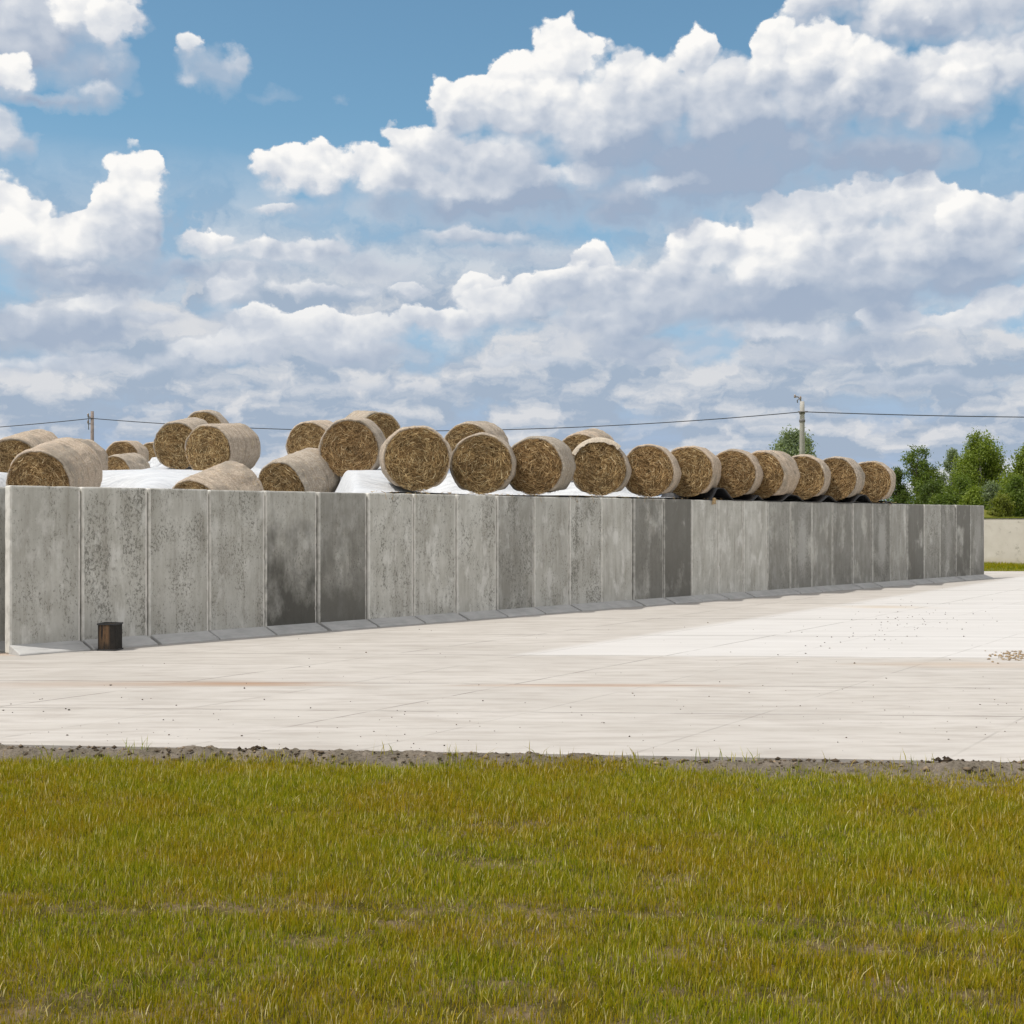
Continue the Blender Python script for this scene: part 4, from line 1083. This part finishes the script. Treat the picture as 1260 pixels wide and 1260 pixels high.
def puff_group():
    g = bpy.data.node_groups.new('cloud_puff', 'ShaderNodeTree')
    names = ['px', 'py', 'edge', 'relief', 'cover', 'light', 'az', 'el', 'across', 'up', 'down', 'gain', 'base', 'soft', 'opacity']
    for nm in names: g.interface.new_socket(nm, in_out='INPUT', socket_type='NodeSocketFloat')
    for nm in ('cover', 'light'): g.interface.new_socket(nm, in_out='OUTPUT', socket_type='NodeSocketFloat')
    gi = g.nodes.new('NodeGroupInput'); go = g.nodes.new('NodeGroupOutput'); G = NT(g); I = {n.name: n for n in gi.outputs}
    tk = G.m('MULTIPLY', I['cover'], 1e-9)           # makes each puff wait for the one behind it
    x = G.m('MULTIPLY', G.m('ADD', G.m('SUBTRACT', I['px'], I['az']), tk), I['across'])
    y0 = G.m('ADD', G.m('SUBTRACT', I['py'], I['el']), tk)
    y = G.m('ADD', G.m('MULTIPLY', G.m('MAXIMUM', y0, 0.0), I['up']), G.m('MULTIPLY', G.m('MINIMUM', y0, 0.0), I['down']))
    r = G.m('SQRT', G.m('MULTIPLY_ADD', x, x, G.m('MULTIPLY', y, y)))
    dist = G.m('ADD', r, I['edge'])
    qy = G.m('MULTIPLY_ADD', x, -.22, y)
    wid = G.m('MULTIPLY_ADD', G.m('SUBTRACT', .75, I['soft']), G.m('MULTIPLY_ADD', qy, -.8, .28), I['soft'])
    wid = G.m('MAXIMUM', G.m('MINIMUM', wid, .75), I['soft'])
    al = G.m('MAXIMUM', G.m('MINIMUM', G.m('DIVIDE', G.m('SUBTRACT', 1.04, dist), wid), 1.0), 0.0)
    al = G.m('MULTIPLY', al, I['opacity'])
    lit = G.m('MULTIPLY_ADD', I['relief'], I['gain'], G.m('MULTIPLY_ADD', qy, .42, I['base']))
    lit = G.m('MAXIMUM', G.m('MINIMUM', lit, 1.15), -.1)
    L = G.m('MULTIPLY_ADD', al, G.m('SUBTRACT', lit, I['light']), I['light'])
    A = G.m('MULTIPLY_ADD', al, G.m('SUBTRACT', 1.0, I['cover']), I['cover'])
    g.links.new(A, go.inputs[0]); g.links.new(L, go.inputs[1])
    return g
PG = puff_group()
pwx, pwy = N.sep(pw)[0:2]
sky_front = cur
zero = N.m('MULTIPLY', dz, 1e-9); start_l = N.m('MULTIPLY_ADD', dz, 1e-9, .4)
fade = cl(el, math.radians(12.5), math.radians(1), 0, .62)
def background(col):
    b_ = nt.nodes.new('ShaderNodeBackground'); N.put(b_.inputs[0], col); b_.inputs[1].default_value = STR
    return b_.outputs[0]
def tile(u0, u1, v0, v1):
    A_, L_ = zero, start_l
    for (u, v, ru, rt, rb, lg, op, sft) in BLOBS:
        if u + ru * 1.25 + 55 < u0 or u - ru * 1.25 - 55 > u1 or v - rt * 1.25 - 45 > v1 or v + rb * 1.25 + 45 < v0: continue
        a0 = math.atan((u - 630) / F); hyp = math.hypot(F, u - 630); e0 = math.atan((HZ - v) / hyp)
        sx = ru / hyp * math.cos(a0) * 1.12; st = rt * 1.06 / hyp; sb = rb * 1.1 / hyp
        n = nt.nodes.new('ShaderNodeGroup'); n.node_tree = PG
        for k, val in enumerate((pwx, pwy, edge, lit_add, A_, L_, a0, e0, 1 / sx, 1 / st, 1 / sb, .28 + .22 * lg, -.03 + .70 * lg, min(.74, sft * 1.1), op)):
            N.put(n.inputs[k], val)
        A_, L_ = n.outputs[0], n.outputs[1]
    n1 = N.mix(N.m('MULTIPLY', L_, 1 / .52), C_BASE, C_MID)
    n2 = N.mix(N.m('MULTIPLY_ADD', L_, 2.0, -1.0), n1, C_TOP)
    n2 = N.mix(fade, n2, cv((.47, .53, .63)))        # low clouds fade into the haze
    return background(N.mix(A_, sky_front, n2))
def mixsh(f, a, b):
    m_ = nt.nodes.new('ShaderNodeMixShader'); N.put(m_.inputs[0], f); nt.links.new(a, m_.inputs[1]); nt.links.new(b, m_.inputs[2]); return m_.outputs[0]
def split(us, v0, v1):
    if len(us) == 2: return tile(us[0], us[1], v0, v1)
    k = len(us) // 2
    return mixsh(N.m('GREATER_THAN', az, math.atan((us[k] - 630) / F)), split(us[:k + 1], v0, v1), split(us[k:], v0, v1))
U = [-200, 150, 310, 470, 630, 790, 950, 1110, 1460]
EV = math.atan((HZ - 275) / F)
front = mixsh(N.m('GREATER_THAN', el, EV), split(U, 235, 700), split(U, -200, 315))
# the rest of the sky: the same air, unseen cloud brightened to lift the shaded wall
rest_n = N.noise(N.mapv(p, (1, 1.8, 1)), 3.2, 4, .6)
rest = background(N.mix(N.m('MULTIPLY', cl(rest_n, .36, .48), .9), nish, cv((.97, .955, .94))))
top = mixsh(N.m('LESS_THAN', N.m('ABSOLUTE', az), math.atan(820 / F)), rest, mixsh(N.m('GREATER_THAN', el, .50), front, rest))
ground_glow = background(cv((.30, .33, .36)))
allsky = mixsh(N.m('GREATER_THAN', dz, -.02), ground_glow, top)
nt.nodes.remove(bg)
nt.links.new(allsky, nt.nodes['World Output'].inputs[0])
w.cycles.sampling_method = 'MANUAL'; w.cycles.sample_map_resolution = 512

S.view_settings.view_transform = 'Standard'; S.view_settings.look = 'None'
S.view_settings.exposure = 0.0; S.view_settings.gamma = 1
S.cycles.use_adaptive_sampling = True; S.cycles.adaptive_threshold = .015; S.cycles.adaptive_min_samples = 12
S.cycles.max_bounces = 6; S.cycles.diffuse_bounces = 3; S.cycles.transmission_bounces = 3; S.cycles.transparent_max_bounces = 4
